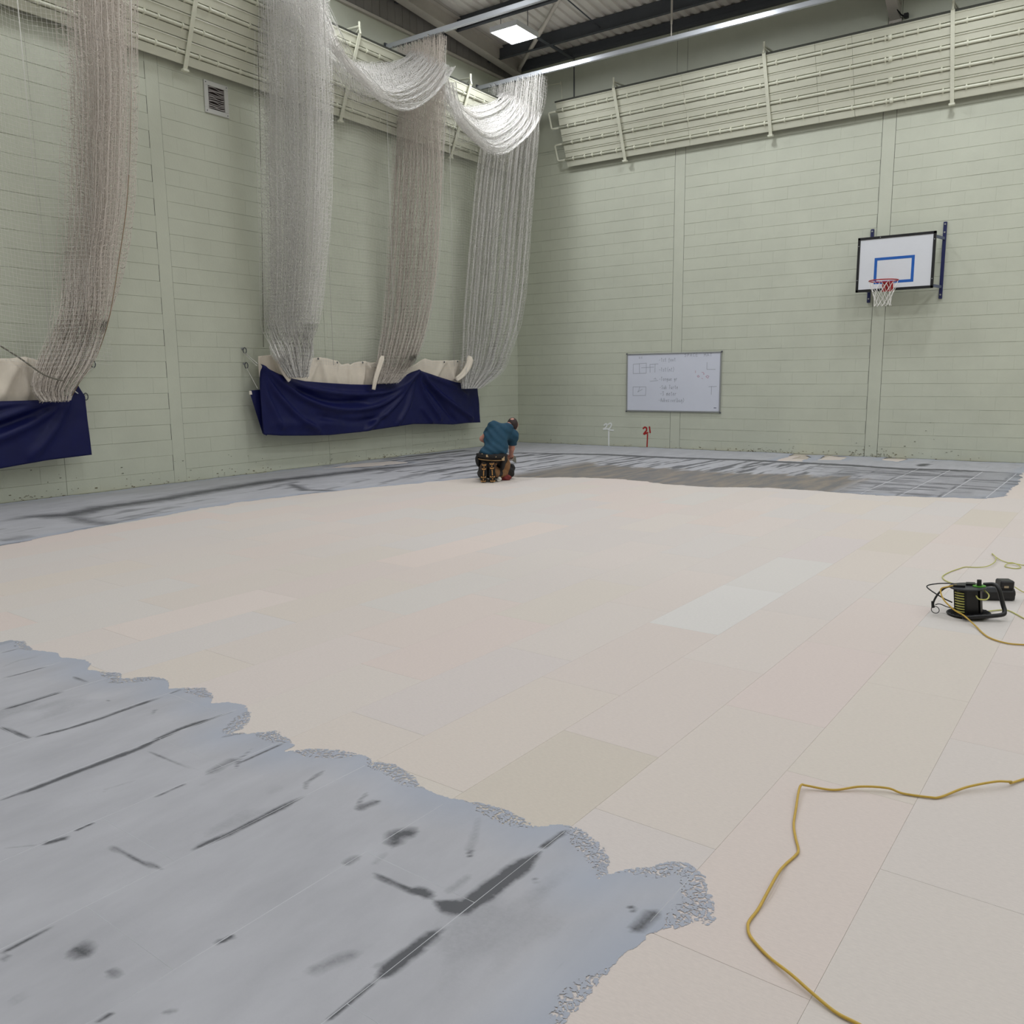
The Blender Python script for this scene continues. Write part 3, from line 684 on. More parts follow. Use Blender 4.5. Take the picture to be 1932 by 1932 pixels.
# overhead netting sagging between the tracks
def swag(label, ya, yb, za, zb, front, ns, seed, lowb):
    """front: points (y, z) of the sagging outer edge; inner edge hangs higher"""
    rs = np.random.RandomState(seed); fr = crom(front, 10)
    fy = np.linspace(ya, yb, 58); order = np.argsort(fr[:, 0]); fz = np.interp(fy, fr[order, 0], fr[order, 1])
    s = np.linspace(0, 1, ns); folds = 12; q = s*folds; tri = np.abs((q % 1)*2-1)*2-1
    t = (fy-ya)/(yb-ya); bow = 4*t*(1-t)
    inner = np.interp(t, [0, .5, 1], [7.2, 7.0, 7.2])-bow*.28
    x = .58+s*1.0
    depth = np.interp(q, np.arange(folds+1), rs.uniform(.2, 1.0, folds+1))
    w = np.clip(s*1.1, 0, 1)**1.6
    Z = inner[:, None]*(1-w)[None]+fz[:, None]*w[None]
    Z = Z-bow[:, None]*(depth*(lowb*(1-s)+.04)*(.5+.5*tri))[None]+(tri*.05)[None]*np.clip(bow*2.5, .1, 1)[:, None]
    X = x[None]+0*Z+(.06*tri)[None]*np.clip(bow*2.5, .1, 1)[:, None]; Y = fy[:, None]+0*Z
    G = np.stack([X, Y, Z], 2); G += rs.normal(0, .006, G.shape)
    o = link('overhead_net', npmesh('overhead_net', *join_np([cords(G.transpose(1, 0, 2), .003), cords(G, .003)]), M_NET))
    tag(o, label, 'net', 'overhead nets sagging between the tracks')
    part_cord('edge_rope', G[:, -1], .005, M_ROPE, o)
    return o
LWz = lambda L: [tuple(LW(u, v, 1.55)[1:]) for u, v in L]
swag('white overhead netting sagging between the two gathered nets away from the corner', Y1+.1, YA, 0, 0, [(Y1+.1, 6.95)]+LWz([(620,30),(650,100),(690,150),(730,188),(770,202),(810,185),(838,155)])[1:]+[(YA, 6.75)], 190, 5, .95)
swag('white overhead netting sagging into the corner from the middle gathered net', YA, YB, 0, 0, [(YA, 6.5)]+LWz([(870,225),(900,260),(930,283),(960,283),(1000,250)])+[(YB, 6.65)], 190, 6, .85)

# flat net hanging behind the bundles, close to the wall
def flat_net(label, y0, y1, z0, ztop, seed, xw=.5):
    n = int((y1-y0)/.05); ys = np.linspace(y0, y1, n); zt = ztop(ys); m = 24
    T = np.linspace(0, 1, m); Z = z0+(zt[:, None]-z0)*T[None]; Yg = ys[:, None]+0*Z
    X = xw+.10*np.sin(ys*2.1+seed)[:, None]+.05*np.sin(ys*5.3)[:, None]+0*Z
    parts_ = [cords(np.stack([X, Yg, Z], 2), .0013)]
    rows = np.arange(z0, 7.2, .05); yr = ys[::4]
    XR = xw+.10*np.sin(yr*2.1+seed)+.05*np.sin(yr*5.3); ztr = np.minimum(ztop(yr), 9)
    PR = np.stack([XR[None]+0*rows[:, None], yr[None]+0*rows[:, None], np.minimum(rows[:, None]-.06*np.abs(np.sin(yr*2.4))[None], ztr[None])], 2)
    parts_.append(cords(PR, .0013))
    o = link('flat_net', npmesh('flat_net', *join_np(parts_), M_NET))
    tag(o, label, 'net')
    for y in np.arange(y0+.9, y1, 1.55):
        x = xw+.10*math.sin(y*2.1+seed)+.05*math.sin(y*5.3)
        part_cord('hanging_rope', [(x+.01, y, z0), (x+.01, y, float(ztop(np.array([y]))[0]))], .0042, M_ROPE, o)
    return o
flat_net('fine flat netting stretched along the wall behind the long blue cover', Y1+.15, -1.5, 1.72, lambda y: 6.05+.25*np.abs(np.cos((y+1.4)*1.15)), 1.0)
flat_net('fine flat netting along the wall beyond the brownish tied net', -16.5, Y0-.05, 1.72, lambda y: 7.25+0*y, 2.0, .84)

# ================================================================== CANVAS SKIRTS AND BLUE COVERS
def ridge_disp(Yg, Zg, lines):
    D = np.zeros_like(Yg)
    for pts, amp, wid in lines:
        pts = crom(np.array(pts), 6); best = np.full(Yg.shape, 9.0); tt = np.zeros(Yg.shape)
        for i in range(len(pts)-1):
            e = pts[i+1]-pts[i]; vy, vz = Yg-pts[i][0], Zg-pts[i][1]; t = np.clip((vy*e[0]+vz*e[1])/(e@e+1e-9), 0, 1)
            d = np.hypot(vy-t*e[0], vz-t*e[1]); u = d < best; best[u] = d[u]; tt[u] = (i+t[u])/(len(pts)-1)
        D += amp*np.exp(-(best/wid)**2)*np.clip(np.minimum(tt+.15, 1.15-tt)*4, 0, 1)
    return D
def hanging(name, label, cat, topc, botc, xpl, m, lines, seed, nu=150, nv=34, wob=.02, group=None):
    top = np.array([LW(u, v, xpl)[1:] for u, v in topc]); bot = np.array([LW(u, v, xpl)[1:] for u, v in botc])
    s = np.linspace(0, 1, nu)
    def along(P):
        l = np.r_[0, np.cumsum(np.hypot(*np.diff(P, axis=0).T))]; l /= l[-1]
        return np.stack([np.interp(s, l, P[:, k]) for k in (0, 1)], 1)
    A, B = along(top), along(bot); t = np.linspace(0, 1, nv)[None, :, None]
    G2 = B[:, None]*(1-t)+A[:, None]*t; Yg, Zg = G2[..., 0], G2[..., 1]
    L = [([tuple(LW(u, v, xpl)[1:]) for u, v in pts], a, w) for pts, a, w in lines]
    X = xpl+ridge_disp(Yg, Zg, L)+(fbm(Yg*2+9, Zg*2+9, seed)-.5)*wob*2
    G = np.stack([X, Yg, Zg], 2)
    o = MB().grid(G, 0).build(name, m, None, True, .004)
    tag(o, label, cat, group); return o, A, B, G
BT = [(487,687),(500,696),(520,705),(545,713),(575,719),(610,722),(660,725),(700,726),(735,723),(758,713),(772,703),(782,697),(795,701),(830,712),(860,721),(880,724),(900,726)]
BBm = [(498,820),(530,822),(580,822),(622,821),(680,815),(740,806),(780,800),(820,800),(855,801),(880,798),(907,797)]
folds1 = [([(488,690),(530,722),(580,755),(640,772),(700,768),(745,745),(780,702)], .07, .05), ([(492,690),(560,725),(640,742),(710,742),(750,730),(780,700)], .06, .045), ([(490,692),(520,740),(560,785),(600,812)], .06, .05), ([(489,695),(505,750),(530,805)], .045, .05), ([(782,700),(750,755),(710,795),(690,812)], .07, .05), ([(782,700),(770,760),(750,800)], .05, .05), ([(784,700),(800,745),(830,790)], .06, .045), ([(786,700),(830,745),(870,775),(890,790)], .075, .05), ([(790,702),(840,722),(880,745)], .05, .05), ([(795,770),(805,785),(815,797)], .05, .03), ([(560,735),(620,757),(690,757)], -.06, .05), ([(600,785),(660,795),(720,790)], -.05, .06), ([(800,720),(835,765),(860,795)], -.05, .05), ([(520,800),(600,800),(680,790)], .03, .08)]
cov1, A1, B1, G1 = hanging('blue_cover', 'long navy blue tarpaulin cover draped along the wall under three nets', 'cover', BT, BBm, .34, M_BLUE, folds1, 3, 170, 40)
# folded-back end piece behind the long cover
lo = [LW(*p, .2) for p in ((470,737),(487,735),(499,822),(494,818))]
g = np.array([[lo[3], lo[0]], [lo[2], lo[1]]]); g[..., 0] += np.array([[.02, .0], [.06, .05]])
MB().grid(g).build('folded_end', M_BLUE, cov1, False, .004)
MB().box(tuple(LW(473, 741, .2)-np.array([-.002, .03, .03])), tuple(LW(473, 741, .2)+np.array([.012, .03, .03])), .003).build('corner_tab', M_CANVAS, cov1)
BT0 = [(-260,776),(-150,770),(0,757),(40,756),(84,754),(105,752),(125,748),(131,742),(146,726),(150,733),(160,748)]
BB0 = [(-260,905),(-150,897),(0,884),(45,876),(90,868),(173,858)]
folds0 = [([(120,755),(70,790),(0,825),(-100,860)], .06, .06), ([(110,752),(50,770),(-20,795)], .07, .05), ([(100,755),(20,762),(-60,775)], .05, .04), ([(125,758),(100,810),(60,860)], .05, .06), ([(60,785),(0,805),(-80,830)], -.05, .06)]
cov0, A0, B0, G0 = hanging('blue_cover', 'short navy blue tarpaulin cover hung beside the plain wall bay, below the tied net', 'cover', BT0, BB0, .34, M_BLUE, folds0, 8, 110, 36)
CT = [(487,672),(505,670),(527,668),(541,675),(560,680),(585,676),(600,674),(618,676),(636,681),(645,688),(656,685),(657,690),(668,684),(684,681),(700,684),(709,683),(735,690),(760,700),(778,690),(800,676),(815,680),(838,680),(850,680),(863,679),(880,682)]
CB = [(489,712),(560,745),(640,745),(700,745),(780,735),(850,735),(878,745)]
cl_ = [([(600,674),(610,700),(620,735)], .05, .05), ([(600,674),(590,700),(575,735)], .045, .05), ([(636,681),(632,705),(640,735)], .04, .04), ([(684,681),(684,705),(680,735)], .06, .045), ([(684,681),(700,700),(705,730)], .04, .04), ([(656,686),(658,710),(660,735)], .06, .03), ([(800,677),(800,700),(795,725)], .05, .04), ([(838,680),(825,705),(815,725)], .045, .05), ([(838,680),(848,700),(855,725)], .04, .05), ([(527,668),(527,690),(535,720)], .05, .05), ([(863,679),(858,700),(850,720)], .04, .04)]
can1, CA, CBb, CG = hanging('canvas_skirt', 'beige canvas skirt with eyelets showing above the long blue cover', 'canvas', CT, CB, .20, M_CANVAS, cl_, 5, 170, 20, .015)
for u, v in ((600,677),(636,684),(684,684),(712,686),(838,683),(863,682)):
    p = LW(u, v, .26); MB().lathe([(.006, 0), (.016, .002), (.018, .006), (.006, .008)], p+np.array([0, 0, 0]), 0, 12).build('eyelet', M_STEELD, can1)
CT0 = [(-260,690),(-100,684),(0,676),(20,676),(40,673),(60,676),(85,684),(110,690)]
CB0 = [(-260,790),(0,790),(60,785),(105,780)]
can0, _, _, _ = hanging('canvas_skirt', 'beige canvas skirt showing above the short blue cover', 'canvas', CT0, CB0, .20, M_CANVAS, [([(40,674),(20,710),(0,750)], .05, .06), ([(40,674),(46,710),(52,750)], .06, .04), ([(40,674),(60,700),(80,730)], .04, .05)], 9, 90, 20, .015)
# gathered canvas ends rolled with the nets
def canvas_roll(label, pts, xs, r, seed):
    P_ = crom([plane_pt(u, v, x) for (u, v), x in zip(pts, xs)], 8); k = len(P_)
    rr = r*np.interp(np.linspace(0, 1, k), [0, .12, .6, 1], [.55, 1.0, .85, .7])
    b = MB()
    T = np.gradient(P_, axis=0); V = []; n = 20
    for i in range(k):
        t = T[i]/np.linalg.norm(T[i]); a_ = np.cross(t, (1, 0, 0)); a_ /= np.linalg.norm(a_); b_ = np.cross(t, a_)
        for j in range(n):
            th = 2*math.pi*j/n; q = rr[i]*(1+.42*math.sin(3*th+seed+i*.04)+.16*math.sin(8*th+i*.02)); V.append(P_[i]+q*(math.cos(th)*a_+math.sin(th)*b_))
    Fs = [(i*n+j, i*n+(j+1) % n, (i+1)*n+(j+1) % n, (i+1)*n+j) for i in range(k-1) for j in range(n)]
    Fs += [tuple(range(n))[::-1], tuple((k-1)*n+j for j in range(n))]
    o = b.add(V, Fs).build('rolled_canvas', M_CANVAS, None, True); tag(o, label, 'canvas', 'rolled canvas ends of the nets'); return o
canvas_roll('rolled cream canvas end beside the middle gathered net', [(722,672),(716,690),(708,715),(704,735)], [.5, .5, .48, .45], .035, 1)
canvas_roll('rolled cream canvas end beside the net in the corner', [(886,672),(882,690),(872,706),(860,716)], [.52, .52, .52, .52], .058, 2)
canvas_roll('crumpled cream canvas end under the left end net of the long cover', [(522,664),(527,680),(535,700),(545,716)], [.42, .42, .42, .42], .085, 3)
# wall hooks and ties
def hook(u, v, label):
    p = LW(u, v, 0.0); t = thing('wall_hook', tuple(p), label, 'hook', 'tie hooks on the left wall')
    MB().lathe([(0, 0), (.022, 0), (.022, .006), (.008, .008), (.008, .05), (0, .05)], p, 0, 10).build('eye_plate', M_CHROME, t)
    th = np.linspace(0, 2*math.pi, 15)[:-1]
    MB().tube([p+np.array([.06, .03*math.cos(q), -.03+.045*math.sin(q)]) for q in th], .007, 6, closed=True).build('snap_ring', M_STEELD, t)
    return p+np.array([.06, 0, -.07])
h1 = hook(457, 658, 'upper metal tie hook left of the long blue cover'); h2 = hook(460, 686, 'lower metal tie hook left of the long blue cover')
h3 = hook(171, 683, 'upper metal tie hook right of the short blue cover'); h4 = hook(157, 744, 'lower metal tie hook at the corner of the short blue cover')
part_cord('tie_cord', [h1, LW(486, 686, .34)], .007, M_ROPE, cov1); part_cord('tie_cord', [h1+np.array([0, -.02, 0]), LW(482, 688, .3), LW(485, 690, .34)], .006, M_ROPE, cov1)
part_cord('tie_cord', [h2, LW(486, 733, .3)], .006, M_ROPE, cov1)
part_cord('tie_cord', [h3, LW(160, 705, .5), LW(148, 722, .55)], .007, M_ROPE, n0); part_cord('tie_cord', [h4, LW(133, 732, .58)], .008, M_ROPE, cov0)
part_cord('tie_cord', crom([LW(-40, 625, .15), LW(0, 652, .3), LW(38, 676, .55), LW(75, 702, .85), LW(95, 712, .85), LW(118, 718, .82)], 5), .010, M_ROPED, n0)

# ================================================================== RADIANT HEATING PANELS
CLIPS = [.22, .55, .95, 1.40, 1.80, 2.02, 2.24, 2.5, 2.82]
def radiant(label, side, s0, s1, brackets, seams, ubends):
    """side 'back': s = x, out = -y;  side 'left': s = -y reversed (s is y), out = +x"""
    def W(s, out, z): return np.array([s, -out, z]) if side == 'back' else np.array([out, s, z])
    t = thing('radiant_heating_panel', tuple(W((s0+s1)/2, .1, 5.88)), label, 'heating panel')
    lo, hi = (.13, 5.88), (.62, 7.05)                     # (out, z) of the lower and upper edge
    n = np.array([hi[1]-lo[1], -(hi[0]-lo[0])]); n /= np.linalg.norm(n); n = np.array([n[0], n[1]])  # outward, downward normal (out, z)
    def Lp(f, d=0.0): return lo[0]+(hi[0]-lo[0])*f+n[0]*d, lo[1]+(hi[1]-lo[1])*f+n[1]*d
    cuts = [s0]+seams+[s1]
    for i in range(len(cuts)-1):
        a, b = cuts[i]+.002, cuts[i+1]-.002
        for r in range(4):
            f0, f1 = r/4+.002, (r+1)/4-.002; j = R0.uniform(-.003, .003)
            fc = (f0+f1)/2; prof = [(f0, -.012), (f0+.007, .003+j), (fc-.029, .004+j), (fc-.025, -.022), (fc+.025, -.022), (fc+.029, .004+j), (f1-.018, .004+j), (f1-.015, .013), (f1-.004, .014), (f1, .010), (f1, -.030), (f0, -.030)]
            k = max(2, int((b-a)/.7)); V = []; m = len(prof)
            for q in range(k+1):
                s = a+(b-a)*q/k; w_ = .002*math.sin(s*3.1+r*2)
                for f, d in prof: o_, z_ = Lp(f, d+(w_ if 0 < d < .02 else 0)); V.append(W(s, o_, z_))
            Fs = [(q*m+e, q*m+(e+1) % m, (q+1)*m+(e+1) % m, (q+1)*m+e) for q in range(k) for e in range(m)]
            Fs += [tuple(range(m)), tuple(k*m+e for e in range(m))[::-1]]
            MB().add(V, Fs).build('panel_strip', M_PANEL, t)
    # insulation backing
    V = []
    for s in (s0, s1):
        for f, d in ((0.0, -.031), (1.0, -.031), (1.0, -.06), (0.0, -.06)): o_, z_ = Lp(f, d); V.append(W(s, max(o_, .01), z_))
    MB().add(V, [(0, 1, 2, 3), (7, 6, 5, 4), (0, 4, 5, 1), (1, 5, 6, 2), (2, 6, 7, 3), (3, 7, 4, 0)]).build('insulation_backing', M_STEELD, t)
    V = []
    for s in (s0-.01, s1):
        for f, d in ((1.0, .012), (1.022, .012), (1.022, -.07), (1.0, -.07)): o_, z_ = Lp(f, d); V.append(W(s, o_, z_))
    MB().add(V, [(0, 1, 2, 3), (7, 6, 5, 4), (0, 4, 5, 1), (1, 5, 6, 2), (2, 6, 7, 3), (3, 7, 4, 0)]).build('top_gap_shade', mat('painted gap shade', srgb(72, 74, 66), .6), t)  # dark bar added to draw the shaded gap between panel top and wall
    cm = None
    for r in range(4):
        o_, z_ = Lp((r+.5)/4, .008)
        e0 = s0-.0
        p = MB().tube([W(s0-.02, o_, z_), W(s1, o_, z_)], .024, 10).build('pipe', M_PIPE, t, True)
        if cm is None:
            cm = MB(); ax = 0 if side == 'back' else 1
            cm.lathe([(.024, -.013), (.035, -.013), (.035, .013), (.024, .013)], (0, 0, 0), ax, 10)
            fl = np.array(W(0, *(-n*.0025))); ex = .009*np.array([1, 0, 0] if side == 'back' else [0, 1, 0])
            up_ = np.array(W(0, .026, .062)); cm.add([-ex-up_*1.2+fl, ex-up_*1.2+fl, ex+up_+fl, -ex+up_+fl, -ex-up_*1.2+fl*1.3, ex-up_*1.2+fl*1.3, ex+up_+fl*1.3, -ex+up_+fl*1.3], [(0, 1, 2, 3), (7, 6, 5, 4), (0, 4, 5, 1), (1, 5, 6, 2), (2, 6, 7, 3), (3, 7, 4, 0)])
            cm = cm.mesh('clip', M_PIPE)
        for bi, bs in enumerate([brackets[0]-2.97]+list(brackets)):
            for c in CLIPS:
                s = bs+c+R0.uniform(-.05, .05)
                if s0+.05 < s < s1-.05:
                    k = bpy.data.objects.new('clip', cm); COL.objects.link(k); k.parent = p; k.location = W(s, o_, z_)
            s = bs+2.05
            if s0 < s < s1 and bi == 2:
                MB().lathe([(.024, -.03), (.036, -.03), (.044, -.008), (.044, .008), (.036, .03), (.024, .03)], W(s, o_, z_), 0 if side == 'back' else 1, 10).build('coupling', M_PIPE, p, True)
    for bs in brackets:
        bb = MB(); V = []
        for ds in (-.03, .03):
            for f, d in ((-.03, .036), (1.03, .036), (1.03, .052), (-.03, .052)): oo, zz_ = Lp(f, d); V.append(W(bs+ds, oo, zz_))
        bb.add(V, [(0, 1, 2, 3), (7, 6, 5, 4), (0, 4, 5, 1), (1, 5, 6, 2), (2, 6, 7, 3), (3, 7, 4, 0)])
        oo, zz_ = Lp(1.03, .06); ot, zt_ = Lp(1.0, 0)
        bb.tube([W(bs, oo, zz_), W(bs, oo-.02, zz_+.12), W(bs+.02, .02, zz_+.16)], .018, 6).tube([W(bs, oo-.01, zz_+.1), W(bs+.06, ot-.2, zz_-.02)], .014, 6)
        bb.tube([W(bs, oo-.02, zz_+.10), W(bs, oo-.02, zz_+.19)], .02, 6)
        ol, zl = Lp(-.03, .06); bb.box(tuple(W(bs-.045, ol+.01, zl-.03)-0*np.ones(3)) if side == 'left' else tuple(W(bs-.045, ol+.02, zl-.03)), tuple(W(bs+.045, ol-.05, zl+.0)) if side == 'left' else tuple(W(bs+.045, ol-.05, zl+.0)))
        bb.build('bracket', M_PIPE, t)
    for (r0, r1) in ubends:
        a, z0_ = Lp((r0+.5)/4, .008); c, z1_ = Lp((r1+.5)/4, .008); L = .20
        pts = [W(s0+.05, a, z0_), W(s0-L+.02, a, z0_), W(s0-L, a+(c-a)*.06, z0_+(z1_-z0_)*.06), W(s0-L, a+(c-a)*.94, z0_+(z1_-z0_)*.94), W(s0-L+.02, c, z1_), W(s0+.05, c, z1_)]
        MB().tube(pts, .019, 10).build('return_bend', M_PIPE, t, True)
    return t
radiant('cream radiant heating panel with four pipes high on the basketball wall', 'back', 1.42, 15.6, [2.79, 5.76, 8.73, 11.7, 14.67], [4.19, 6.62, 7.22, 10.3, 12.9], [(0, 1), (2, 3)])
radiant('cream radiant heating panel with four pipes high behind the nets', 'left', -15.9, -.35, [-14.37, -11.40, -8.43, -5.46, -2.49], [-13.4, -9.7, -7.15, -4.0], [])

# ================================================================== BASKETBALL BACKBOARD
def backboard():
    x0, x1, z0, z1, yb = 7.458, 8.678, 2.885, 3.795, -.45; xc = (x0+x1)/2
    t = thing('basketball_backboard', (xc, 0, 2.74), 'white basketball backboard with blue target square and red hoop on blue posts', 'backboard')
    MB().box((x0+.03, yb-.012, z0+.03), (x1-.03, yb+.008, z1-.03)).build('board', M_WHITE, t)
    f = MB()
    for a, b in (((x0, z0), (x1, z0+.042)), ((x0, z1-.042), (x1, z1)), ((x0, z0), (x0+.042, z1)), ((x1-.042, z0), (x1, z1))): f.box((a[0], yb-.022, a[1]), (b[0], yb+.028, b[1]), .004)
    fo = f.build('frame', M_BLACK, t)
    bl = MB()
    for x, z in ((x0+.36, z1-.021), (x1-.02, z1-.13), (x1-.02, z0+.15), (x0+.02, z1-.14), (x0+.02, z0+.2)): bl.lathe([(0, -.028), (.008, -.028), (.008, -.02)], (x, yb, z), 1, 8)
    bl.build('bolt_head', M_CHROME, fo)
    a0, a1, b0, b1 = xc-.325, xc+.305, z0+.12, z0+.555; s = MB(); w = .045
    for lo, hi in (((a0, b0), (a1, b0+w)), ((a0, b1-w), (a1, b1)), ((a0, b0+w), (a0+w, b1-w)), ((a1-w, b0+w), (a1, b1-w))): s.box((lo[0], yb-.0135, lo[1]), (hi[0], yb-.011, hi[1]))
    s.build('target_square', M_LBLUE, t)
    for k, xp in enumerate((7.586, 8.735)):
        p = MB().box((xp-.027, -.035, 2.735), (xp+.027, -.002, 3.99), .004).build('wall_post', M_NAVYST, t)
        hb = MB()
        for z in (2.80, 3.95, 3.82): hb.lathe([(0, -.046), (.014, -.046), (.014, -.034)], (xp, 0, z), 1, 8)
        hb.build('post_bolt', M_CHROME, p)
        xa = x0+.06 if k == 0 else x1-.03
        for z in (2.93, 3.72):
            MB().box((0, -.012, -.022), (math.hypot(xa-xp, .43), .012, .022), M=Matrix.Translation((xp, -.03, z)) @ Matrix.Rotation(math.atan2(-.40, xa-xp), 4, 'Z')).build('support_arm', mat('grey blue steel', srgb(82, 90, 116), .4), t)
    MB().box((xc-.58, yb+.03, 2.91), (xc+.58, yb+.05, 2.95)).build('cross_rail', M_NAVYST, t)
    hx, hy, hz, hr = xc-.09, yb-.36, 3.02, .225
    hp = MB().box((hx-.085, yb-.03, hz-.15), (hx+.085, yb-.013, hz+.02), .004)
    hp.add([(hx-.07, yb-.03, hz), (hx+.07, yb-.03, hz), (hx+.055, hy+hr+.005, hz), (hx-.055, hy+hr+.005, hz), (hx-.07, yb-.03, hz-.13), (hx+.07, yb-.03, hz-.13)], [(0, 1, 2, 3), (0, 3, 4), (1, 5, 2), (3, 2, 5, 4)])
    hp.build('hoop_bracket', M_RED, t)
    th = np.linspace(0, 2*math.pi, 41)[:-1]
    ring = MB().tube([(hx+hr*math.cos(q), hy+hr*math.sin(q), hz) for q in th], .0095, 8, closed=True).build('hoop', M_RED, t, True)
    nb = MB(); N = 12; lv = [(0, 1.0), (.10, .86), (.19, .70), (.27, .60), (.34, .57), (.40, .60)]
    for k in range(N):
        for sgn in (1, -1):
            pts = []
            for i, (dz, rr) in enumerate(lv):
                an = 2*math.pi*(k+sgn*i*.5)/N; pts.append((hx+hr*rr*math.cos(an)+R0.uniform(-.006, .006), hy+hr*rr*math.sin(an), hz-.012-dz+R0.uniform(-.008, .008)))
            nb.tube(pts, .0032, 5)
    nb.build('hoop_net', M_NET, t)
backboard()

# ================================================================== WHITEBOARD AND PAINTED MARKS
GL = {'1': [[(.3,.8),(.5,1),(.5,0)]], '2': [[(.1,.8),(.3,1),(.7,.95),(.75,.7),(.1,0),(.9,.02)]], '3': [[(.15,.95),(.8,1),(.4,.6),(.8,.35),(.6,.02),(.1,.08)]], 's': [[(.8,.55),(.4,.6),(.3,.4),(.7,.2),(.5,0),(.15,.05)]],
 't': [[(.5,.95),(.45,.1),(.75,0)],[(.2,.65),(.8,.68)]], 'f': [[(.8,.95),(.5,.9),(.45,-.3)],[(.2,.55),(.75,.58)]], 'o': [[(.5,.6),(.15,.3),(.5,0),(.85,.3),(.5,.6)]], 'n': [[(.15,.55),(.15,0)],[(.15,.4),(.5,.6),(.8,.4),(.8,0)]], 'g': [[(.8,.5),(.4,.6),(.2,.3),(.6,.1),(.8,.5),(.75,-.3),(.3,-.3)]],
 'u': [[(.15,.55),(.2,.05),(.6,.02),(.8,.55),(.82,0)]], 'e': [[(.2,.3),(.8,.38),(.5,.62),(.15,.3),(.45,0),(.85,.1)]], 'r': [[(.2,.55),(.2,0)],[(.2,.35),(.5,.6),(.8,.55)]], 'p': [[(.2,.55),(.15,-.35)],[(.2,.5),(.7,.6),(.75,.2),(.2,.1)]], 'b': [[(.2,1),(.2,0),(.7,.05),(.75,.45),(.2,.5)]], 'l': [[(.4,1),(.4,.05),(.7,0)]], 'a': [[(.75,.55),(.3,.55),(.15,.2),(.5,0),(.78,.3),(.8,0)]], 'd': [[(.75,1),(.75,0)],[(.75,.4),(.3,.5),(.15,.2),(.5,0),(.75,.2)]], 'h': [[(.2,1),(.2,0)],[(.2,.4),(.6,.55),(.75,0)]], 'i': [[(.5,.55),(.5,0)]], 'v': [[(.15,.55),(.45,0),(.85,.6)]], 'm': [[(.1,0),(.1,.55)],[(.1,.4),(.35,.6),(.48,0)],[(.48,.4),(.75,.6),(.9,0)]],
 'S': [[(.85,.9),(.4,1),(.2,.75),(.75,.4),(.6,.02),(.1,.1)]], 'P': [[(.2,0),(.2,1),(.75,.9),(.7,.55),(.2,.5)]], 'A': [[(.1,0),(.5,1),(.9,0)],[(.25,.4),(.75,.4)]], 'C': [[(.85,.85),(.4,1),(.15,.5),(.4,0),(.85,.15)]], 'E': [[(.8,1),(.2,1),(.2,0),(.8,0)],[(.2,.5),(.7,.52)]], 'M': [[(.1,0),(.15,1),(.5,.4),(.85,1),(.9,0)]], 'T': [[(.1,1),(.9,1)],[(.5,1),(.5,0)]], '-': [[(.1,.4),(.8,.45)]], '(': [[(.7,1.1),(.4,.5),(.7,-.1)]], ')': [[(.3,1.1),(.6,.5),(.3,-.1)]], ' ': []}
def board_strokes(b, pts, w, y): 
    """flat marker stroke on the back wall plane, pts (x, z)"""
    for i in range(len(pts)-1):
        p, q = np.array(pts[i], float), np.array(pts[i+1], float); e = q-p; l = np.hypot(*e)
        if l < 1e-6: continue
        e /= l; n = np.array([-e[1], e[0]])*w/2; p = p-e*w*.3; q = q+e*w*.3
        y -= 4e-5
        b.add([(p[0]-n[0], y, p[1]-n[1]), (q[0]-n[0], y, q[1]-n[1]), (q[0]+n[0], y, q[1]+n[1]), (p[0]+n[0], y, p[1]+n[1])], [(0, 1, 2, 3)])
def write(b, txt, x, z, h, w, y, adv=.62):
    for ch in txt:
        for s in GL.get(ch, []): board_strokes(b, [(x+p*h*adv*.85+R0.uniform(-.003, .003), z+q*h+R0.uniform(-.003, .003)) for p, q in s], w, y)
        x += h*adv
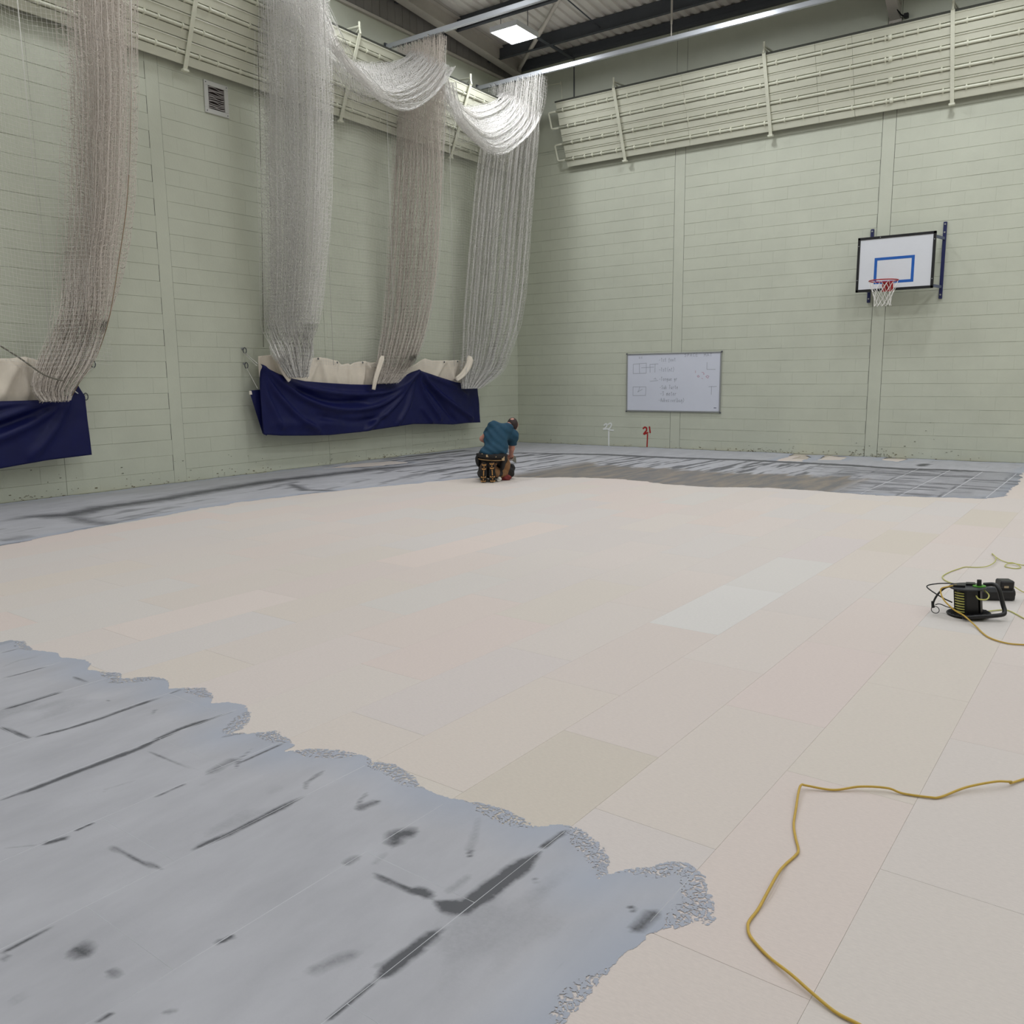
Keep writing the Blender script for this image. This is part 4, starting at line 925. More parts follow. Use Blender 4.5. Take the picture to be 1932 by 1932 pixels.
def whiteboard():
    x0, x1, z0, z1 = 2.815, 4.902, .752, 1.955
    t = thing('whiteboard', ((x0+x1)/2, 0, z0), 'framed whiteboard with faint marker notes on the back wall', 'whiteboard')
    MB().box((x0+.01, -.022, z0+.01), (x1-.01, -.002, z1-.01)).build('writing_surface', mat('whiteboard enamel', srgb(222, 225, 236), .25, noise=(2, .02)), t)
    f = MB()
    for a, b in (((x0, z0), (x1, z0+.03)), ((x0, z1-.026), (x1, z1)), ((x0, z0), (x0+.026, z1)), ((x1-.026, z0), (x1, z1))): f.box((a[0], -.034, a[1]), (b[0], -.002, b[1]), .006)
    f.build('frame', mat('aluminium frame', srgb(176, 178, 180), .35, .7), t)
    for x in (x0, x1):
        for z in (z0, z1): MB().box((x-.014, -.037, z-.014), (x+.014, -.002, z+.014), .006).build('corner_cap', mat('grey corner cap', srgb(96, 98, 102), .5), t)
    U = lambda px_, py: (x0+(px_-85)/(1855-85)*(x1-x0), z1-(py-110)/(1220-110)*(z1-z0))
    g = MB(); y = -.0228
    for s in ([(215,310),(470,292),(470,485),(215,490),(215,310)], [(375,380),(620,370)], [(540,320),(700,312)], [(540,320),(545,470)], [(640,315),(640,470)], [(335,300),(340,480)], [(215,745),(470,745),(465,910),(215,912),(215,745)], [(310,845),(335,800),(345,750)], [(310,845),(400,790)], [(550,640),(700,625)], [(620,600),(650,580),(665,610)], [(1600,300),(1600,430),(1750,430)], [(1690,740),(1690,890)], [(1640,745),(1780,740)]):
        board_strokes(g, [U(*p) for p in s], .007, y)
    for txt, px_, py, h in (('-1st foot', 715, 270, .075), ('-1st(nt)', 715, 455, .08), ('-Tongue gr', 720, 630, .075), ('-Sub Tarte', 735, 785, .075), ('-3 meter', 745, 910, .085), ('-Adhesive(bag)', 720, 1030, .075)):
        x, z = U(px_, py); write(g, txt, x, z, h, .0062, y, .55)
    g.build('marker_writing', mat('grey marker ink', srgb(146, 150, 160), .6), t)
    g2 = MB(); x, z = U(1185, 190); write(g2, 'SPACE', x, z, .06, .007, y, 1.0); x, z = U(1540, 190); write(g2, 'MAT', x, z, .055, .007, y, 1.1)
    x, z = U(320, 200); write(g2, 'as', x, z, .05, .006, y, 1.0)
    g2.build('faded_heading', mat('faded marker ink', srgb(158, 161, 172), .6), t)
    r = MB()
    for s in ([(1430,550),(1450,535),(1470,560),(1445,570),(1430,550)], [(1585,560),(1610,540),(1640,555),(1620,590),(1585,560)], [(1540,520),(1555,510)], [(1510,590),(1530,600)], [(1395,450),(1395,490)], [(1510,480),(1545,490),(1550,520)]): board_strokes(r, [U(*p) for p in s], .009, y)
    r.build('red_diagram', mat('faded red marker', srgb(196, 150, 168), .6), t)
    bl = MB(); bl.box((U(1740, 0)[0], -.0232, U(0, 1140)[1]), (U(1785, 0)[0], -.0222, U(0, 1127)[1])); bl.build('maker_mark', mat('dark print', srgb(90, 96, 120), .6), t)
whiteboard()
def painted(name, label, m, strokes, w):
    b = MB()
    for s in strokes: 
        P_ = [BW(u, v) for u, v in s]; board_strokes(b, [(p[0], p[2]) for p in crom(P_, 5)] if len(P_) > 2 else [(p[0], p[2]) for p in P_], w, -.0045)
    tag(b.build(name, m, None), label, 'painted number')
cm8 = lambda L: [(1100+x/6.44, 640+y/6.44) for x, y in L]
painted('painted_number', 'white painted number 22 with a line down to the floor', mat('white wall paint mark', srgb(242, 244, 240), .6), [cm8([(255,1045),(280,1028),(292,1045),(275,1075),(250,1092),(300,1088)]), cm8([(305,1035),(335,1020),(347,1040),(330,1075),(308,1098),(372,1106)])], .03)
painted('painted_line', 'white painted line on the wall under number 22', MATS['white wall paint mark'], [cm8([(314,1120),(314,1295)])], .035)
painted('painted_number', 'red painted number 21 with a line down to the floor', mat('red wall paint mark', srgb(168, 30, 26), .6), [cm8([(732,1085),(750,1070),(772,1080),(770,1110),(740,1150),(790,1135)]), cm8([(745,1155),(760,1130),(775,1100)]), cm8([(808,1065),(816,1135)])], .032)
painted('painted_line', 'red painted line on the wall under number 21', MATS['red wall paint mark'], [cm8([(785,1155),(779,1305)])], .028)

# ================================================================== AIR GRILLE, CONDUIT
def grille():
    y0, y1, z0, z1 = -8.04, -7.625, 5.372, 5.825
    t = thing('air_grille', (0, (y0+y1)/2, z0), 'off-white louvred air grille with bent dark slats high on the left wall', 'vent')
    f = MB(); w = .068
    for a, b in (((y0, z0), (y1, z0+w)), ((y0, z1-w), (y1, z1)), ((y0, z0+w), (y0+w, z1-w)), ((y1-w, z0+w), (y1, z1-w))): f.box((.003, a[0], a[1]), (.022, b[0], b[1]), .004)
    fr = f.build('frame', mat('off-white grille', srgb(206, 206, 200), .45), t)
    sc = MB()
    for y in (y0+.03, y1-.03):
        for z in (z0+.03, z1-.03): sc.lathe([(.008, .02), (.008, .025), (0, .026)], (0, y, z), 0, 8)
    sc.build('screw', M_STEELD, fr)
    MB().box((.0025, y0+w, z0+w), (.004, y1-w, z1-w)).build('duct_shade_sheet', mat('painted duct shade', srgb(40, 30, 28), .9), t)  # flat dark sheet, its colour stands in for shade inside the duct
    z = z0+w+.012; k = 0
    while z < z1-w-.01:
        b = R0.uniform(-.012, .012); s = np.linspace(y0+w, y1-w, 9); V = []
        for i, yy_ in enumerate(s):
            zz_ = z+b*math.sin(math.pi*i/8)+(.012*math.sin(2*math.pi*i/8) if k % 3 == 1 else 0)
            V += [(.008, yy_, zz_+.006), (.020, yy_, zz_-.006), (.021, yy_, zz_-.003), (.009, yy_, zz_+.009)]
        Fs = [(i*4+e, i*4+(e+1) % 4, (i+1)*4+(e+1) % 4, (i+1)*4+e) for i in range(8) for e in range(4)]
        MB().add(V, Fs).build('slat', mat('grille slat', srgb(186, 180, 176), .4), t); z += .0215; k += 1
grille()
cd = thing('conduit', (1.5, 0, 7.1), 'thin grey conduit run on the wall above the heating panel by the corner', 'conduit')
MB().tube([BW(1083, 112, -.02), BW(1083, 186, -.02)], .011, 6).build('pipe_run', M_STEELD, cd)
MB().tube([BW(1028, 162, -.015), BW(1057, 157, -.015), BW(1060, 162, -.015), BW(1060, 186, -.015)], .011, 6).build('pipe_run', M_PIPE, cd)
MB().box(tuple(BW(1059, 157, 0)+np.array([-.02, -.03, -.03])), tuple(BW(1059, 157, 0)+np.array([.02, -.002, .03])), .004).build('junction_box', M_PIPE, cd)

# ================================================================== CABLES
M_YEL = mat('yellow cable sheath', srgb(206, 170, 70), .45, noise=(30, .08))
M_GRNY = mat('green-yellow cable sheath', srgb(198, 196, 108), .45)
def floor_cable(name, label, pts, r, m, cat='cable'):
    P_ = crom([FL(u, v, r)+np.array([0, 0, dz+.002]) for u, v, dz in pts], 8); o = MB().tube(P_, r, 8).build(name, m, None, True); tag(o, label, cat); return o
c5 = lambda L: [(1232+x*.36232, 1400+y*.36232, z) for x, y, z in L]
floor_cable('extension_cable', 'yellow extension cable bent across the near beige boards', [(2150,1395,0)]+c5([(1932,195,.0),(1860,222,.01),(1780,236,.02),(1630,252,.01),(1500,288,0),(1440,290,0),(1300,270,.0),(1220,256,.01),(1080,248,.01),(940,252,0),(800,243,.01),(772,246,.015),(758,275,.012),(745,350,.004),(733,430,0),(742,500,0),(757,565,0),(740,595,0),(690,640,0),(650,700,.008),(600,790,.008),(550,870,0),(505,930,0),(494,965,0),(510,1020,0),(600,1120,0),(720,1230,.008),(830,1320,.004),(950,1410,0),(1060,1468,0)])+[(1680,1965,0),(1780,2010,0)], .0042, M_YEL)
cz = lambda L: [(1732+x*200/1840, 1020+y*200/1840, z) for x, y, z in L]
floor_cable('loose_cable', 'thin green-yellow cable looping behind the cable reel', cz([(960,815,.02),(820,790,.01),(640,755,0),(490,705,0),(430,655,0),(440,610,0),(560,545,0),(700,495,0),(820,462,0),(1000,468,0),(1160,472,.006),(1260,450,.012),(1330,400,.012),(1350,350,.012),(1345,310,.012),(1310,265,.004),(1285,235,0)]), .0036, M_GRNY)
floor_cable('loose_cable', 'thin green-yellow cable with a small loop at the far side of the reel', cz([(1285,240,.006),(1350,305,.008),(1440,352,.004),(1560,385,0),(1650,412,.01),(1760,452,.006),(1780,475,0),(1690,488,0),(1560,470,0),(1510,448,0),(1540,425,.006),(1650,425,.012),(1760,428,.004),(1850,430,0),(2100,440,0)]), .0036, M_GRNY)
floor_cable('loose_cable', 'green-yellow cable running out from under the reel base', cz([(1100,1265,.006),(1200,1245,.004),(1350,1215,0),(1500,1208,0),(1600,1230,0),(1720,1290,0),(1840,1355,0),(2100,1450,0)]), .0036, M_GRNY)
floor_cable('loose_cable', 'green-yellow cable coming out of the black battery tool', cz([(1670,880,.03),(1760,892,.012),(1850,900,0),(2100,930,0)]), .0034, M_GRNY)

# ================================================================== CABLE REEL
def reel():
    c = FL(1827, 1161); ey = (c-CAM)*np.array([1, 1, 0]); ey /= np.linalg.norm(ey); ex = np.array([ey[1], -ey[0], 0])
    t = thing('cable_reel', tuple(c), 'black cable reel lying on its side flange with yellow cable and tube stand', 'cable reel')
    til = .09
    def W(r, f, h): return c+ex*(r-h*til)+ey*f+np.array([0, 0, h+max(0, r+.125)*til*.8])
    n = 28
    def disc(h0, h1, r0, r1, nm, m, ribs=0):
        b = MB(); V = []
        for (r, h) in ((0, h0), (r0*.97, h0), (r0, h0+.002), (r0, h1-.002), (r0*.97, h1), (0, h1)):
            for k in range(n): a = 2*math.pi*k/n; V.append(W(r*math.cos(a), r*math.sin(a), h))
        b.add(V, [(i*n+k, i*n+(k+1) % n, (i+1)*n+(k+1) % n, (i+1)*n+k) for i in range(5) for k in range(n)])
        for k in range(ribs):
            a = 2*math.pi*k/ribs; b.tube([W(.06*math.cos(a), .06*math.sin(a), h1+.002), W(r0*.93*math.cos(a), r0*.93*math.sin(a), h1+.002)], .003, 5)
        return b.build(nm, m, t)
    disc(.004, .012, .122, 0, 'lower_flange', M_BLACKM, 22)
    disc(.165, .176, .102, 0, 'upper_flange', mat('charcoal plastic', srgb(46, 48, 52), .4), 0)
    b = MB(); V = []
    for h in (.012, .165):
        for k in range(n): a = 2*math.pi*k/n; V.append(W(.062*math.cos(a), .062*math.sin(a), h))
    b.add(V, [(k, (k+1) % n, n+(k+1) % n, n+k) for k in range(n)]).build('drum', mat('dark drum plastic', srgb(38, 40, 43), .5), t, True)
    for k, (a0, hw_) in enumerate(((-1.2, .42), (-.35, .2), (2.9, .35), (.9, .4))):
        b = MB(); V = []
        for h in (.014, .163):
            for a, r in ((a0-hw_, .078), (a0+hw_, .078), (a0+hw_, .055), (a0-hw_, .055)): V.append(W(r*math.cos(a), r*math.sin(a), h))
        b.add(V, [(0, 1, 2, 3), (7, 6, 5, 4), (0, 4, 5, 1), (1, 5, 6, 2), (2, 6, 7, 3), (3, 7, 4, 0)]).build('drum_rib', M_BLACK, t)
    for k in range(8):
        h = .028+k*.0165; th = np.linspace(math.pi*1.16, math.pi*1.42, 7)
        MB().tube([W(.0775*math.cos(a), .0775*math.sin(a), h) for a in th], .0042, 6).build('cable_turn', M_GRNY, t, True)
    MB().tube(crom([W(.045, -.08, .135), W(.06, -.10, .12), W(.10, -.09, .118), W(.112, -.04, .132), W(.09, .0, .15), W(.07, .02, .16)], 6), .0042, 6).build('cable_turn', M_GRNY, t, True)
    st = crom([W(.085, .07, .172), W(.14, .055, .178), W(.165, .02, .16), W(.185, -.01, .07), W(.192, -.03, .035), W(.17, -.06, .018), W(.02, -.135, .016), W(-.03, -.145, .016)], 6)
    MB().tube(st, .013, 10).build('tube_stand', M_BLACK, t, True)
    tp = MB(); 
    for (r, f, w, d, h) in ((-.045, -.015, .032, .03, .012), (.015, .035, .025, .025, .012)): 
        V = [W(r+sx*w, f+sy*d, .176+sh*h) for sh in (0, 1) for sx, sy in ((-1, -1), (1, -1), (1, 1), (-1, 1))]
        tp.add(V, [(3, 2, 1, 0), (4, 5, 6, 7), (0, 1, 5, 4), (1, 2, 6, 5), (2, 3, 7, 6), (3, 0, 4, 7)])
    tp.build('socket_plate', M_BLACK, t)
    gp = MB(); V = []
    for (r, h) in ((.018, .176), (.036, .176), (.036, .182), (.018, .182)):
        for k in range(16): a = 2*math.pi*k/16; V.append(W(.062+r*math.cos(a), -.005+r*.8*math.sin(a), h))
    gp.add(V, [(i*16+k, i*16+(k+1) % 16, (i+1)*16+(k+1) % 16, (i+1)*16+k) for i in range(3) for k in range(16)]).build('green_ring', mat('green plastic', srgb(92, 170, 52), .4), t)
    MB().tube([W(.062, -.005, .176), W(.063, -.004, .218)], .013, 10).build('winding_knob', M_BLACK, t)
    tail = [FL(u, v, .0045)+np.array([0, 0, z+.002]) for u, v, z in cz([(1000, 1500, .004), (1100, 1590, 0), (1220, 1680, 0), (1400, 1750, 0), (1600, 1795, 0), (1840, 1812, 0), (2100, 1820, 0)])]
    MB().tube(crom([W(-.06, -.03, .185), W(-.10, -.05, .18), W(-.145, -.05, .16), W(-.135, -.09, .115), W(-.10, -.13, .08), W(-.06, -.15, .05), W(-.02, -.165, .03)]+tail, 6), .0045, 8).build('trailing_cable', M_YEL, t, True)
    MB().tube(crom([W(-.02, .02, .18), W(-.09, .06, .175), W(-.17, .07, .165), W(-.228, .04, .15), W(-.20, -.0, .13), W(-.13, -.04, .10), W(-.085, -.05, .08)], 6), .004, 6).build('black_lead', M_BLACK, t, True)
    MB().tube(crom([W(-.075, .0, .172), W(-.12, -.02, .165), W(-.16, -.05, .13), W(-.185, -.07, .085), W(-.19, -.08, .06)], 6), .006, 6).build('plug_lead', M_BLACK, t, True)
    MB().tube([W(-.193, -.08, .085), W(-.19, -.082, .045)], [.007, .010], 8).build('plug', M_BLACK, t)
    th = np.linspace(0, 2*math.pi, 19)[:-1]
    MB().tube([W(-.178+.022*math.cos(q), -.09, .035+.022*math.sin(q)) for q in th], .0025, 6, closed=True).build('lead_loop', M_BLACK, t, True)
    MB().tube(crom([W(-.178, -.08, .065), W(-.15, -.08, .072), W(-.11, -.09, .06), W(-.065, -.06, .045)], 6), .003, 6).build('plug_lead', M_BLACK, t, True)
reel()
def battery_tool():
    c = FL(1880, 1131); ex = np.array([RT[0], RT[1], 0]); ex /= np.linalg.norm(ex); ey = np.array([-ex[1], ex[0], 0])
    rz = math.atan2(ex[1], ex[0])-.10
    t = thing('battery_tool', tuple(c), 'black battery-powered tool with its pack on top standing behind the cable reel', 'power tool', rz=rz)
    def add(name, b, m, sm=False):
        o = b.build(name, m); o.parent = t; 
        for p in o.data.polygons: p.use_smooth = sm
        return o
    prof = [(-.036, .004), (.036, .004), (.042, .02), (.040, .06), (.026, .08), (-.026, .08), (-.040, .06), (-.042, .02)]
    b = MB(); V = []
    for x, s in ((-.125, .62), (-.115, .85), (-.09, .95), (.085, 1.0), (.096, .96)):
        for y, z in prof: V.append((x, y*s, .004+(z-.004)*(s*.5+.5)))
    m = len(prof); b.add(V, [(i*m+k, i*m+(k+1) % m, (i+1)*m+(k+1) % m, (i+1)*m+k) for i in range(4) for k in range(m)]+[tuple(range(m))[::-1], tuple(4*m+k for k in range(m))])
    add('body', b, M_BLACK)
    add('end_cap', MB().lathe([(0, .0965), (.03, .0965), (.033, .1), (.028, .104), (0, .104)], (0, 0, .044), 0, 16), mat('grey end cap', srgb(74, 74, 76), .5))
    add('battery_pack', MB().box((.0, -.042, .078), (.088, .042, .135), .008).box((.004, -.036, .07), (.084, .036, .08), .003), M_BLACK)
    add('battery_label', MB().box((.022, -.0436, .088), (.050, -.0415, .102)), mat('pale rating label', srgb(176, 160, 130), .5))
    add('release_button', MB().box((.086, -.02, .095), (.092, .02, .118), .003), mat('grey button', srgb(110, 112, 116), .5))
    add('handle_rib', MB().box((-.11, -.02, .074), (-.01, .02, .083), .004), mat('charcoal grip', srgb(40, 44, 56), .45))
battery_tool()

# ================================================================== KNEELING PERSON
def surface_net(f, lo, hi, h):
    lo = np.array(lo); ax = [np.arange(lo[k], hi[k]+h, h) for k in range(3)]; S = tuple(len(a) for a in ax)
    X, Y, Z = np.meshgrid(*ax, indexing='ij'); D = f(np.stack([X, Y, Z], -1).reshape(-1, 3)).reshape(S)
    neg = D < 0; C = tuple(s-1 for s in S); acc = np.zeros(C+(3,)); cnt = np.zeros(C)
    for a in range(3):
        sl0 = [slice(None)]*3; sl1 = [slice(None)]*3; sl0[a] = slice(0, -1); sl1[a] = slice(1, None)
        d0, d1 = D[tuple(sl0)], D[tuple(sl1)]; cr = (d0 < 0) != (d1 < 0); t = np.where(cr, d0/(d0-d1+1e-12), 0)
        b, c = (a+1) % 3, (a+2) % 3
        for i in (0, 1):
            for j in (0, 1):
                s = [slice(None)]*3; s[b] = slice(i, i+C[b]); s[c] = slice(j, j+C[c])
                crs, ts = cr[tuple(s)], t[tuple(s)]; off = np.zeros(C+(3,)); off[..., a] = ts; off[..., b] = i; off[..., c] = j
                acc += off*crs[..., None]; cnt += crs
    act = cnt > 0; idx = np.full(C, -1); idx[act] = np.arange(act.sum())
    V = (np.argwhere(act)+acc[act]/cnt[act][:, None])*h+lo
    Qs = []
    for a in range(3):
        b, c = (a+1) % 3, (a+2) % 3
        sl0 = [slice(None)]*3; sl1 = [slice(None)]*3; sl0[a] = slice(0, -1); sl1[a] = slice(1, None)
        n0, n1 = neg[tuple(sl0)], neg[tuple(sl1)]
        for flip, msk in ((False, n0 & ~n1), (True, ~n0 & n1)):
            I = np.argwhere(msk); I = I[(I[:, b] > 0) & (I[:, c] > 0) & (I[:, b] < C[b]) & (I[:, c] < C[c])]
            if not len(I): continue
            e = np.eye(3, dtype=int); g = lambda J: idx[J[:, 0], J[:, 1], J[:, 2]]
            q = np.stack([g(I-e[b]-e[c]), g(I-e[c]), g(I), g(I-e[b])], 1); Qs.append(q[:, ::-1] if flip else q)
    return V, np.concatenate(Qs)
def cap(P, a, b, r0, r1):
    a, b = np.array(a), np.array(b); e = b-a; w = P-a; t = np.clip((w@e)/(e@e), 0, 1)
    return np.linalg.norm(w-t[:, None]*e, axis=1)-(r0+(r1-r0)*t)
def ell(P, c, r, rot=0.0, tilt=0.0):
    d = P-np.array(c)
    if rot: cs, sn = math.cos(rot), math.sin(rot); d = np.stack([d[:, 0]*cs+d[:, 2]*sn, d[:, 1], -d[:, 0]*sn+d[:, 2]*cs], 1)
    if tilt: cs, sn = math.cos(tilt), math.sin(tilt); d = np.stack([d[:, 0], d[:, 1]*cs+d[:, 2]*sn, -d[:, 1]*sn+d[:, 2]*cs], 1)
    k = d/np.array(r); n = np.linalg.norm(k, axis=1); return (n-1)*min(r)
def smin(k, *ds):
    r = ds[0]
    for d in ds[1:]:
        h = np.clip(.5+.5*(d-r)/k, 0, 1); r = d*(1-h)+r*h-k*h*(1-h)
    return r
PB = FL(925, 911); pf = (PB-CAM); pf[2] = 0; pf /= np.linalg.norm(pf); pr = np.array([pf[1], -pf[0], 0])
person = thing('person', tuple(PB), 'person in a teal T-shirt and work trousers kneeling to trowel the floor', 'person')
def pmesh(name, f, lo, hi, h, m, parent, sm=True):
    V, Qd = surface_net(f, lo, hi, h); Wd = PB+V[:, :1]*pr+V[:, 1:2]*pf+V[:, 2:]*np.array([0, 0, 1.])
    # local axes (right, forward, up) are right-handed, so winding is kept
    return link(name, npmesh(name, Wd, Qd, m, sm), parent)
PV = lambda r, f, h: tuple(PB+pr*r+pf*f+np.array([0, 0, h]))
HIPL, HIPR = (-.055, .17, .385), (.125, .18, .385); KNL, KNR = (-.10, .52, .075), (.27, .47, .095); ANL, ANR = (-.09, .10, .17), (.03, .10, .17)
PEL, CHE, NEK = (.03, .16, .42), (.17, .34, .70), (.265, .44, .79)
SHL, SHR = (.06, .36, .775), (.335, .39, .64); ELL_, ELR = (-.105, .44, .60), (.325, .46, .455); HAL, HAR = (.205, .62, .345), (.318, .66, .335)
HEAD = (.34, .50, .805)
M_SKIN = mat('skin', srgb(196, 140, 122), .55, noise=(30, .06)); M_SKIN.node_tree.nodes['Principled BSDF'].inputs['Subsurface Weight'].default_value = .05
def body(P):
    tor = smin(.05, ell(P, (.10, .27, .56), (.13, .085, .19), .42, -.45), cap(P, PEL, CHE, .08, .10), cap(P, SHL, SHR, .055, .055))
    nk = cap(P, (.25, .41, .76), (.325, .485, .795), .052, .05)
    arm = np.minimum(smin(.02, cap(P, SHL, ELL_, .05, .041), cap(P, ELL_, HAL, .041, .027)), smin(.02, cap(P, SHR, ELR, .05, .041), cap(P, ELR, HAR, .042, .028)))
    leg = np.minimum(smin(.03, cap(P, HIPL, KNL, .075, .052), cap(P, KNL, ANL, .05, .036)), smin(.03, cap(P, HIPR, KNR, .075, .052), cap(P, KNR, ANR, .05, .036)))
    hd = smin(.025, ell(P, HEAD, (.076, .093, .092), 0, -.5), ell(P, (.355, .545, .76), (.055, .055, .06)))
    ears = np.minimum(ell(P, (.268, .505, .785), (.012, .022, .03)), ell(P, (.415, .515, .795), (.012, .022, .03)))
    nose = cap(P, (.355, .60, .785), (.36, .618, .762), .010, .014)
    hd = smin(.012, hd, ears, nose)
    hands = []
    for (w, base, dirs, th) in ((HAL, (.235, .66, .335), (.55, .75, -.35), (-.2, .4, .7)), (HAR, (.318, .70, .315), (-.1, .85, -.5), (-.75, .4, .1))):
        w, base = np.array(w), np.array(base); d = np.array(dirs); d /= np.linalg.norm(d); s = np.cross(d, (0, 0, 1.)); s /= np.linalg.norm(s); up_ = np.cross(s, d)
        palm = smin(.015, cap(P, w, base, .026, .024), cap(P, base-s*.025, base+s*.028, .016, .016)); fg = palm
        for i, ln in enumerate((.060, .070, .066, .050)):
            r0 = base+s*(-.030+.020*i)+d*.012; k1 = r0+d*ln*.55-up_*.010; k2 = k1+d*ln*.15-up_*ln*.45
            fg = np.minimum(fg, smin(.004, cap(P, r0, k1, .0092, .0086), cap(P, k1, k2, .0086, .0072)))
        tb_ = w+(base-w)*.45; t1 = np.array(th)/np.linalg.norm(th); fg = smin(.006, fg, smin(.004, cap(P, tb_, tb_+t1*.038, .012, .010), cap(P, tb_+t1*.038, tb_+t1*.045+d*.03, .0095, .008)))
        hands.append(fg)
    return smin(.03, smin(.03, tor, nk), smin(.02, arm, leg), hd) if False else np.minimum(smin(.03, tor, nk, hd, leg), smin(.015, arm, hands[0], hands[1]))
pmesh('body', body, (-.26, -.05, -.02), (.52, .84, .97), .0062, M_SKIN, person)
def fold(P, fr, am): return am*np.sin(P[:, 0]*fr+P[:, 2]*fr*1.3+np.sin(P[:, 1]*17)*1.5)
def shirt(P):
    tor = smin(.06, ell(P, (.09, .24, .56), (.165, .12, .225), .50, -.42), ell(P, (.175, .33, .70), (.185, .115, .115), .5, -.3), ell(P, (.02, .15, .43), (.178, .125, .085), .1))
    tor = smin(.05, tor, cap(P, (.035, .17, .45), (.165, .33, .68), .12, .125))
    sh = cap(P, SHL, SHR, .085, .085)
    sl = np.minimum(cap(P, SHL, (-.045, .41, .665), .075, .062), cap(P, SHR, (.328, .435, .515), .083, .07))
    d = smin(.045, tor, sh, sl)+fold(P, 46, .0032)+fold(P, 21, .004)*np.clip((.62-P[:, 2])*5, 0, 1)
    hem = (.385+.05*(.1-P[:, 0])-.04*np.cos((P[:, 0]-.03)*8))-P[:, 2]
    neck = .068-np.linalg.norm(P-np.array([.305, .47, .80]), axis=1)
    cutL = (P-np.array((-.055, .41, .665)))@(np.array((-.055, .41, .665))-np.array(SHL)); cutR = (P-np.array((.328, .435, .515)))@(np.array((.328, .435, .515))-np.array(SHR))
    farL = (P[:, 0] < .02) & (P[:, 2] < .72) & (P[:, 2] > .55); farR = (P[:, 0] > .24) & (P[:, 2] < .6)
    d = np.maximum(d, hem); d = np.maximum(d, neck)
    d = np.where(farL & (cap(P, ELL_, SHL, .07, .08) < .0), np.maximum(d, cutL*6), d); d = np.where(farR, np.maximum(d, cutR*5), d)
    return d
pmesh('t_shirt', shirt, (-.24, -.02, .30), (.50, .60, .95), .0065, mat('teal cotton', srgb(24, 66, 88), .85, noise=(14, .15), bump=(40, .3, .004)), person)
def trous(P):
    lg = smin(.03, smin(.04, cap(P, HIPL, KNL, .098, .078), cap(P, KNL, (-.09, .13, .13), .082, .07)), smin(.04, cap(P, HIPR, KNR, .10, .08), cap(P, KNR, (.05, .13, .13), .085, .08)), cap(P, (-.02, .16, .25), (.03, .3, .12), .1, .1))
    d = smin(.05, lg, ell(P, (.03, .15, .37), (.195, .125, .095)))+fold(P, 38, .004)
    return np.maximum(d, P[:, 2]-(.445-.05*P[:, 0]))
M_TROU = mat('dark work trousers', srgb(34, 30, 30), .85, noise=(12, .3), bump=(30, .3, .004))
trousers = pmesh('work_trousers', lambda P: np.maximum(trous(P), .012-P[:, 2]), (-.24, -.03, .0), (.46, .68, .47), .0075, M_TROU, person)
M_TAN = mat('tan trouser panel', srgb(132, 96, 62), .85, noise=(16, .25))
def panel(name, reg, m, off=.004): return pmesh(name, lambda P: np.maximum(np.maximum(trous(P)-off, reg(P)), .012-P[:, 2]), (-.24, -.03, .0), (.50, .70, .47), .0075, m, trousers)
panel('tan_panel', lambda P: np.maximum(cap(P, (.16, .26, .02), (.26, .30, .30), .085, .075), .12-P[:, 0]), M_TAN)
panel('tan_panel', lambda P: ell(P, (.10, .08, .17), (.05, .12, .11)), M_TAN)
pmesh('knee_pad', lambda P: ell(P, (.31, .44, .135), (.055, .07, .10), -.3)+fold(P, 60, .004), (.2, .3, .0), (.42, .58, .28), .007, M_BLACKM, trousers)
# belt, loops, pouches
def ring_band(z0, z1, off, nm, m, sag=0.0):
    def f(P):
        d = smin(.05, ell(P, (.03, .15, .37), (.195, .125, .095)), ell(P, (.03, .15, .43), (.175, .12, .09)))-off
        zz_ = P[:, 2]+.05*P[:, 0]+sag*np.cos((P[:, 0]-.03)*7)
        return np.maximum(d, np.maximum(z0-zz_, zz_-z1))
    return pmesh(nm, f, (-.26, -.05, .25), (.32, .36, .50), .006, m, trousers)
ring_band(.355, .405, .012, 'tool_belt', mat('dark belt webbing', srgb(28, 26, 26), .7), .0)
ring_band(.322, .336, .014, 'belt_piping', mat('tan piping', srgb(176, 142, 98), .7), .012)
for (r, h, w, hh) in ((-.11, .39, .008, .02), (.085, .385, .008, .016), (-.02, .385, .034, .016), (.19, .35, .02, .03)):
    f0 = .15-.128*math.sqrt(max(.05, 1-((r-.03)/.20)**2))-.012
    b = MB(); V = [PV(r+sx*w, f0+sy, h-.05*r+sz*hh) for sy in (-.008, .02) for sx, sz in ((-1, -1), (1, -1), (1, 1), (-1, 1))]
    b.add(V, [(0, 1, 2, 3), (7, 6, 5, 4), (0, 4, 5, 1), (1, 5, 6, 2), (2, 6, 7, 3), (3, 7, 4, 0)]).build('belt_loop', mat('tan leather', srgb(196, 168, 128), .7), trousers)
pmesh('tool_pouch', lambda P: ell(P, (-.175, .16, .30), (.035, .07, .085), .15), (-.24, .05, .18), (-.1, .28, .42), .007, mat('black pouch', srgb(24, 22, 22), .75), trousers)
pmesh('tool_pouch', lambda P: ell(P, (.19, .12, .27), (.035, .05, .11), -.15), (.12, .03, .13), (.26, .22, .42), .007, MATS['black pouch'], trousers)
